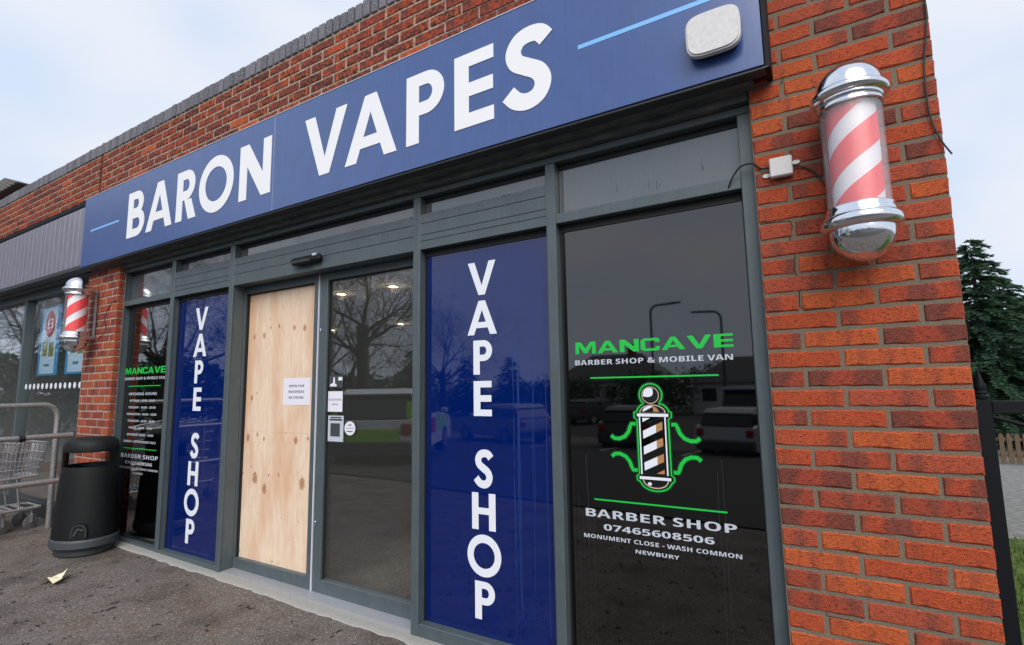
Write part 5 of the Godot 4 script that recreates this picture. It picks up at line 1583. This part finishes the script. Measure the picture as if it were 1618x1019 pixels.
# ------------------------------------------------------------------ things across the car park, seen in the glass
func car(called: String, at: Vector3, turn: float, paint: Material, label: String, tall := 0.0, chevrons := false) -> void:
	var t := thing(called, label, "van" if tall > 0.4 else "car", at, "")
	t.rotation.y = turn
	ORG[t] = Vector3.ZERO
	# side outline in x (length) and y, extruded across z
	var W := 0.86
	var H := 1.45 + tall
	var prism := func(q: Array, w0: float, w1: float) -> MB:
		var b := MB.new()
		var p := PackedVector2Array()
		for e in q: p.append(Vector2(e[0], e[1]))
		if Geometry2D.is_polygon_clockwise(p): p.reverse()
		var ix := Geometry2D.triangulate_polygon(p)
		var inset := func(k: int, s: float) -> Vector3:
			var f := clampf((p[k].y - 0.7) / (H - 0.7), 0.0, 1.0)
			return Vector3(p[k].x, p[k].y, s * lerpf(w0, w1, f))
		for s in [-1.0, 1.0]:
			for i in range(0, ix.size(), 3):
				b.flat(inset.call(ix[i], s), inset.call(ix[i + 1], s), inset.call(ix[i + 2], s), Vector3(0, 0, s))
		for i in p.size():
			var k := (i + 1) % p.size()
			var e := (p[k] - p[i]).normalized()
			b.quad(inset.call(i, -1.0), inset.call(k, -1.0), inset.call(k, 1.0), inset.call(i, 1.0), Vector3(e.y, -e.x, 0))
		return b
	part(t, "body", prism.call([[-2.1, 0.3], [-2.15, 0.5], [-2.1, 0.75], [-1.95, 0.86], [-1.0, 0.98], [1.75, 1.0], [2.05, 0.95], [2.12, 0.6], [2.08, 0.3]], W, W * 0.97), paint)
	part(t, "roof", prism.call([[-0.35, H - 0.06], [-0.1, H], [1.5 + tall * 0.5, H], [1.72 + tall * 0.5, H - 0.1], [1.68, H - 0.14], [-0.38, H - 0.11]], W, W * 0.8), paint)
	part(t, "windows", prism.call([[-1.05, 0.985], [-0.38, H - 0.1], [1.66, H - 0.12], [1.95, 1.0]], W * 0.94, W * 0.76), M.dark_glass)
	for s in [-1.0, 1.0]:
		part(t, "pillar", mb_box(Vector3(0.42, 0.99, s * W * 0.9 - 0.03), Vector3(0.5, H - 0.1, s * W * 0.8 + 0.03)), paint)
		part(t, "headlight", mb_box(Vector3(-2.13, 0.62, s * 0.62 - 0.16), Vector3(-2.0, 0.76, s * 0.62 + 0.16), 0.02), M.chrome)
		part(t, "tail_lamp", mb_box(Vector3(2.04, 0.68, s * 0.7 - 0.1), Vector3(2.13, 0.9, s * 0.7 + 0.1), 0.02), mat(Color(0.6, 0.03, 0.04), 0.3))
		part(t, "mirror", mb_box(Vector3(-0.75, 0.98, s * 0.98 - 0.08), Vector3(-0.62, 1.1, s * 0.98 + 0.08), 0.03), paint)
		for x in [-1.32, 1.3]:
			var b := MB.new()
			b.tube([Vector3(x, 0.31, s * 0.66), Vector3(x, 0.31, s * 0.875)], 0.31, 22)
			var wh := part(t, "wheel", b, M.rubber)
			b = MB.new()
			b.tube([Vector3(x, 0.31, s * 0.8755), Vector3(x, 0.31, s * 0.885)], 0.19, 16)
			part(wh, "rim", b, M.steel)
	part(t, "bumper", mb_box(Vector3(-2.19, 0.3, -0.8), Vector3(-2.05, 0.52, 0.8), 0.03), M.grey_plastic)
	part(t, "bumper", mb_box(Vector3(2.06, 0.3, -0.8), Vector3(2.17, 0.56, 0.8), 0.03), M.grey_plastic)
	part(t, "grille", mb_box(Vector3(-2.16, 0.56, -0.4), Vector3(-2.08, 0.72, 0.4), 0.01), M.rubber)
	part(t, "number_plate", mb_box(Vector3(-2.2, 0.38, -0.26), Vector3(-2.191, 0.49, 0.26)), M.paper)
	if chevrons:
		var lime := mat(Color(0.62, 0.86, 0.08), 0.4)
		var red := mat(Color(0.75, 0.07, 0.07), 0.4)
		for s in [-1.0, 1.0]:
			for k in 5:
				var b := MB.new()
				var x := -1.7 + k * 0.72
				b.box(Vector3(x, 0.56, s * (W + 0.002) - 0.002), Vector3(x + 0.7, 0.9, s * (W + 0.002) + 0.002))
				part(t, "livery_block", b, lime if k in [0, 1, 3] else red)
		for sd in [-1.0, 1.0]:
			part(t, "livery_corner", mb_box(Vector3(2.0, 0.98, sd * 0.74 - 0.05), Vector3(2.03, 1.32, sd * 0.74 + 0.05)), lime)
		part(t, "livery_band", mb_box(Vector3(2.128, 0.57, -0.58), Vector3(2.134, 0.68, 0.58)), lime)
		part(t, "livery_band", mb_box(Vector3(2.128, 0.69, -0.58), Vector3(2.134, 0.8, 0.58)), lime)

func house(at: Vector3, w: float, d: float, eaves: float, ridge: float, label: String) -> void:
	var t := thing("house", label, "house", at, "houses across the car park")
	var lo := at + Vector3(-w / 2, -0.4, -d / 2)
	part(t, "wall", mb_box(lo, at + Vector3(w / 2, eaves, d / 2)), M.render_wall)
	var b := MB.new()
	var e := 0.4
	var a := [at + Vector3(-w / 2 - e, eaves, -d / 2 - e), at + Vector3(w / 2 + e, eaves, -d / 2 - e), at + Vector3(w / 2 + e, eaves, d / 2 + e), at + Vector3(-w / 2 - e, eaves, d / 2 + e)]
	var r := [at + Vector3(-w * 0.25, ridge, 0), at + Vector3(w * 0.25, ridge, 0)]
	for q in [[a[0], a[1], r[1], r[0], Vector3(0, 1, -1)], [a[3], a[2], r[1], r[0], Vector3(0, 1, 1)]]: b.quad(q[0], q[1], q[2], q[3], q[4].normalized())
	b.flat(a[0], a[3], r[0], Vector3(-1, 1, 0))
	b.flat(a[1], a[2], r[1], Vector3(1, 1, 0))
	b.quad(a[0], a[1], a[2], a[3], Vector3.DOWN)
	var rf := part(t, "roof", b, M.tile)
	part(rf, "chimney", mb_box(at + Vector3(w * 0.12, ridge - 0.6, -0.35), at + Vector3(w * 0.12 + 0.7, ridge + 0.9, 0.35)), M.brick[3])
	for k in int(w / 2.2):
		var x := -w / 2 + 1.2 + k * 2.2
		var f := part(t, "window", mb_box(at + Vector3(x - 0.6, eaves - 1.5, -d / 2 - 0.03), at + Vector3(x + 0.6, eaves - 0.35, -d / 2 - 0.002)), M.white_vinyl)
		part(f, "glazing", mb_box(at + Vector3(x - 0.52, eaves - 1.42, -d / 2 - 0.045), at + Vector3(x + 0.52, eaves - 0.43, -d / 2 - 0.031)), M.dark_glass)

func street_lamp(at: Vector3, h: float, arm: float) -> void:
	var t := thing("street_lamp", "tall street lamp with arm curving %s" % ["towards the bungalow", "away from the bungalow"][0 if arm > 0 else 1], "street lamp", at, "street lamps across the car park")
	var b := MB.new()
	var p := [at, at + Vector3(0, h * 0.9, 0)]
	for i in 7:
		var w := PI / 2 * (i + 1) / 7
		p.append(at + Vector3(signf(arm) * 0.5 * (1.0 - cos(w)), h * 0.9 + 0.5 * sin(w), 0))
	p.append(at + Vector3(arm, h * 0.9 + 0.55, 0))
	b.tube(p, 0.08, 8)
	part(t, "post", b, M.frame_dark)
	part(t, "lantern", mb_box(at + Vector3(arm - 0.35, h * 0.9 + 0.5, -0.12), at + Vector3(arm + 0.35, h * 0.9 + 0.62, 0.12), 0.04), M.frame_dark)

func build_surroundings() -> void:
	var G := func(x: float, z: float) -> Vector3: return Vector3(x, gy(x, z), z)
	# beside the building
	R.seed = 501
	var g := MB.new()
	g.quad(Vector3(0.01, 0.004 + gy(1, -0.3), -0.3), Vector3(9, 0.004 + gy(1, -0.3), -0.3), Vector3(9, 0.004 + gy(1, -1.0), -1.0), Vector3(0.01, 0.004 + gy(1, -1), -1.0), Vector3.UP)
	g.quad(Vector3(0.01, 0.004 + gy(1, -1.0), -1.0), Vector3(9, 0.004 + gy(1, -1.0), -1.0), Vector3(9, 0.004 + gy(1, -4.3), -4.3), Vector3(0.01, 0.004 + gy(1, -4.3), -4.3), Vector3.UP)
	structure("lawn", g, M.grass)
	g = MB.new()
	for i in 9000:
		var p := Vector3(R.randf_range(0.05, 4.0), 0, R.randf_range(-4.3, -0.4))
		p.y = gy(1, p.z)
		blade(g, p, Vector3(R.randf_range(-0.4, 0.4), 1, R.randf_range(-0.4, 0.4)).normalized() * R.randf_range(0.03, 0.08), 0.005)
	var gr := single("grass_blades", g, M.grass, "short green grass growing beside the building", "grass", Vector3(2, 0, -2))
	gr.set_meta("kind", "stuff")
	g = MB.new()
	g.quad(Vector3(0.01, 0.005 + gy(1, -4.3), -4.3), Vector3(14, 0.005 + gy(1, -4.3), -4.3), Vector3(14, 0.005 + gy(1, -12.0), -12.0), Vector3(0.01, 0.005 + gy(1, -12), -12.0), Vector3.UP)
	structure("path", g, M.path)
	var fence := thing("picket_fence", "low weathered timber picket fence in front of the conifers", "fence", Vector3(5, gy(5, -11.5), -11.5))
	var base := gy(5, -11.5)
	for k in 80:
		var x := 1.6 + k * 0.115
		var b := MB.new()
		var top := base + 0.6 + R.randf_range(-0.015, 0.015)
		b.slab(PackedVector2Array([Vector2(x, base + 0.03), Vector2(x + 0.07, base + 0.03), Vector2(x + 0.07, top - 0.05), Vector2(x + 0.035, top), Vector2(x, top - 0.05)]), -11.5, -11.48)
		part(fence, "picket", b, M.timber)
	for y in [0.15, 0.45]: part(fence, "rail", mb_box(Vector3(1.6, base + y, -11.54), Vector3(10.9, base + y + 0.06, -11.501)), M.timber)
	for k in 5: part(fence, "post", mb_box(Vector3(1.62 + k * 2.3, base - 0.1, -11.62), Vector3(1.7 + k * 2.3, base + 0.62, -11.541)), M.timber)
	# black gate against the corner of the building
	var gate := thing("metal_gate", "black metal gate with spear topped post against the building corner", "gate", Vector3(0.05, gy(0.05, -0.2), -0.2))
	part(gate, "post", mb_box(Vector3(0.028, -0.2, -0.232), Vector3(0.073, 1.285, -0.187), 0.004), M.black_paint)
	var b := MB.new()
	b.lathe([Vector2(0.024, 1.285), Vector2(0.026, 1.295), Vector2(0.018, 1.302), Vector2(0.02, 1.308), Vector2(0.015, 1.314), Vector2(0.017, 1.322), Vector2(0.018, 1.33), Vector2(0.0, 1.39)], Vector3(0.05, 0, -0.21), 8)
	part(gate, "finial", b, M.black_paint)
	part(gate, "rail", mb_box(Vector3(0.0735, 1.235, -0.22), Vector3(1.1, 1.28, -0.195), 0.003), M.black_paint)
	part(gate, "rail", mb_box(Vector3(0.0735, 0.15, -0.22), Vector3(1.1, 0.19, -0.195), 0.003), M.black_paint)
	part(gate, "post", mb_box(Vector3(1.101, -0.2, -0.232), Vector3(1.146, 1.285, -0.187), 0.004), M.black_paint)
	b = MB.new()
	b.tube([Vector3(0.075, 1.225, -0.207), Vector3(0.6, 1.05, -0.207)], 0.008, 6)
	part(gate, "brace", b, M.black_paint)
	for k in 6:
		b = MB.new()
		b.tube([Vector3(0.36 + k * 0.12, 0.191, -0.207), Vector3(0.36 + k * 0.12, 1.234, -0.207)], 0.008, 6)
		part(gate, "bar", b, M.black_paint)
	var firs := ["tallest dark conifer rising beside the brick pier edge", "lower conifer in the gap between the tall ones", "tall conifer standing second along the picket fence", "conifer half hidden behind the two front ones", "short conifer tucked behind the brick pier", "broad conifer towards the far end of the picket fence", "tall conifer past the last picket of the fence"]
	for e in [[3.25, -16.0, 5.4, 2.0], [5.0, -17.0, 4.5, 2.2], [6.9, -16.0, 5.6, 2.2], [4.3, -18.5, 4.7, 2.4], [2.0, -17.5, 3.8, 1.9], [8.8, -17.0, 5.0, 2.2], [10.8, -16.5, 5.8, 2.3]]:
		conifer(Vector3(e[0], gy(5, e[1]), e[1]), e[2], e[3], firs.pop_front(), "conifers behind the picket fence", 34, 1.5 if e[0] < 5.5 and e[2] > 4.0 else 1.0)
	# neighbouring roof beyond the parapet
	var nr := thing("house", "grey tiled roof of a house beyond the brick parapet", "house", Vector3(-27, 0, -6.0))
	part(nr, "wall", mb_box(Vector3(-40, -0.4, -11), Vector3(-22.05, 7.8, -4.0)), M.brick[3])
	for i in 18:
		b = MB.new()
		var y := 7.9 + i * 0.19
		var z := -3.6 - (y - 8.4) * 0.7
		var hip := 3.449 + -3.0847 * y + 0.1483 * z
		var k := 0
		while hip - k * 0.3 > -40.0:
			var x := hip - k * 0.3 - 0.3
			b.box(Vector3(x, y, z - 0.32), Vector3(x + 0.17, y + 0.05, z), 0.015)
			b.box(Vector3(x + 0.172, y - 0.025, z - 0.32), Vector3(x + 0.298, y + 0.02, z - 0.01), 0.01)
			k += 1
		part(nr, "tile_row", b, M.tile)
	var under := MB.new()
	under.quad(Vector3(-40, 7.84, -3.50), Vector3(-21.55, 7.84, -3.50), Vector3(-32.71, 11.34, -5.95), Vector3(-40, 11.34, -5.95), Vector3(0, 0.8, 0.6))
	under.quad(Vector3(-21.55, 7.84, -3.50), Vector3(-21.55, 7.84, -12.0), Vector3(-32.71, 11.34, -9.0), Vector3(-32.71, 11.34, -5.95), Vector3(0.5, 0.8, 0))
	part(nr, "roof_slope", under, M.tile)
	# across the car park
	var silver := mat(Color(0.62, 0.64, 0.66), 0.25, 0.5)
	silver.clearcoat_enabled = true
	var white := mat(Color(0.85, 0.86, 0.88), 0.25)
	white.clearcoat_enabled = true
	var navy := mat(Color(0.1, 0.2, 0.4), 0.25)
	navy.clearcoat_enabled = true
	var dark := mat(Color(0.1, 0.1, 0.11), 0.25)
	dark.clearcoat_enabled = true
	car("parked_car", G.call(-2.7, 15.9), PI / 2 + 0.15, silver, "silver car parked facing the shop in front of blue van")
	car("parked_van", G.call(-3.3, 22.0), PI / 2, navy, "tall blue van parked behind the silver car", 0.75)
	car("parked_car", G.call(-11.4, 15.2), 0.35, silver, "silver car parked side on across from the blue panes")
	car("parked_car", G.call(-6.4, 16.4), PI / 2 - 0.1, dark, "dark car parked between the silver cars")
	car("parked_car", G.call(-12.6, 28.0), PI / 2 + 0.3, dark, "dark car parked far back under the street lamps")
	car("response_car", G.call(-8.9, 6.6), 1.1, white, "white estate car with lime and red livery blocks parked before the doors", 0.12, true)
	street_lamp(G.call(-10.25, 32.6), 7.9, 1.7)
	street_lamp(G.call(-5.9, 33.4), 7.2, -1.5)
	house(G.call(-4.6, 42.5), 9.0, 7.0, 2.4, 4.4, "white rendered bungalow with hipped roof behind the parked van")
	house(G.call(-17.5, 46.0), 10.0, 7.0, 2.6, 5.2, "white house with steeper roof standing left of the street lamps")
	house(G.call(14.0, 44.0), 11.0, 7.0, 2.6, 5.0, "broad white house at the far side of the car park")
	bare_tree(G.call(-14.6, 10.7), 4.1, 0.24, 1.45, 5, "bare tree with thick ivy dark trunk and spreading crown", 611, Vector3.ZERO, 8)
	bare_tree(G.call(-13.6, 8.3), 2.2, 0.15, 1.7, 5, "leaning bare tree beside the thick trunked tree", 612, Vector3(-0.7, 0, 0.4), 5)
	bare_tree(G.call(-15.6, 4.7), 2.4, 0.13, 1.6, 6, "many branched bare tree opposite the barber pole pier", 613, Vector3(0.2, 0, 0), 7)
	bare_tree(G.call(-16.4, 2.0), 2.0, 0.12, 1.6, 6, "low bare tree by the neighbouring shop", 614, Vector3(0.1, 0, 0.1), 6)
	bare_tree(G.call(-24.0, 27.3), 3.5, 0.25, 2.0, 5, "bare tree standing beyond the parked cars beside conifers", 615, Vector3.ZERO, 7)
	bare_tree(G.call(-21.0, 16.0), 3.0, 0.22, 2.0, 5, "bare tree behind the livery car", 616, Vector3.ZERO, 7)
	R.seed = 700
	for e in [[-26.0, 33.0, 4.6, 2.2], [-22.7, 34.5, 4.7, 2.4], [-29.5, 30.0, 5.4, 2.4]]:
		conifer(G.call(e[0], e[1]), e[2], e[3], ["wide dark conifer beside the bare tree", "widest dark conifer behind the side on silver car", "tallest of the dark conifers beyond the car park"][[4.6, 4.7, 5.4].find(e[2])], "conifers beyond the car park", 20)
	var bushes := ["rounded shrub between the two bare front gardens", "evergreen shrub in front of the steep roofed house", "evergreen shrub beyond the row of parked cars", "evergreen shrub behind the bare tree by the livery car", "evergreen shrub behind the thick trunked bare tree", "evergreen shrub behind the many branched bare tree", "low evergreen shrub beside the bungalow", "tall evergreen behind the bungalow roof", "wide evergreen mass between the two white houses", "evergreen shrub beside the broad conifers", "low evergreen shrub before the broad white house", "evergreen shrub past the broad white house"]
	for e in [[-12.0, 38.0, 4.0, 3.2], [-20.0, 38.0, 5.0, 3.0], [-30.0, 24.0, 5.0, 3.4], [-27.0, 15.0, 4.0, 3.2], [-24.0, 9.0, 3.6, 3.4], [-22.0, 4.5, 3.4, 3.0], [1.5, 40.0, 4.0, 2.4], [-1.0, 52.0, 6.0, 5.2], [-9.0, 52.0, 7.0, 4.4], [-33.0, 34.0, 6.0, 4.0], [8.0, 38.0, 4.0, 2.8], [20.0, 36.0, 6.0, 3.5]]:
		shrub(G.call(e[0], e[1]), Vector3(e[2], e[3], e[2] * 0.6), bushes.pop_front(), "evergreen shrubs round the car park")
	# bay lines
	for k in 9:
		var m := MB.new()
		var x := -16.0 + k * 2.4
		m.quad(Vector3(x, gy(x, 12.6) + 0.026, 12.6), Vector3(x + 0.1, gy(x, 12.6) + 0.026, 12.6), Vector3(x + 0.1, gy(x, 17.4) + 0.026, 17.4), Vector3(x, gy(x, 17.4) + 0.026, 17.4), Vector3.UP)
		structure("bay_marking", m, M.road_paint)

func _ready() -> void:
	R.seed = 20240
	set_view()
	make_materials()
	build_brickwork()
	build_ground()
	build_signs()
	build_shopfront()
	build_fittings()
	build_bin()
	build_trolleys()
	build_surroundings()
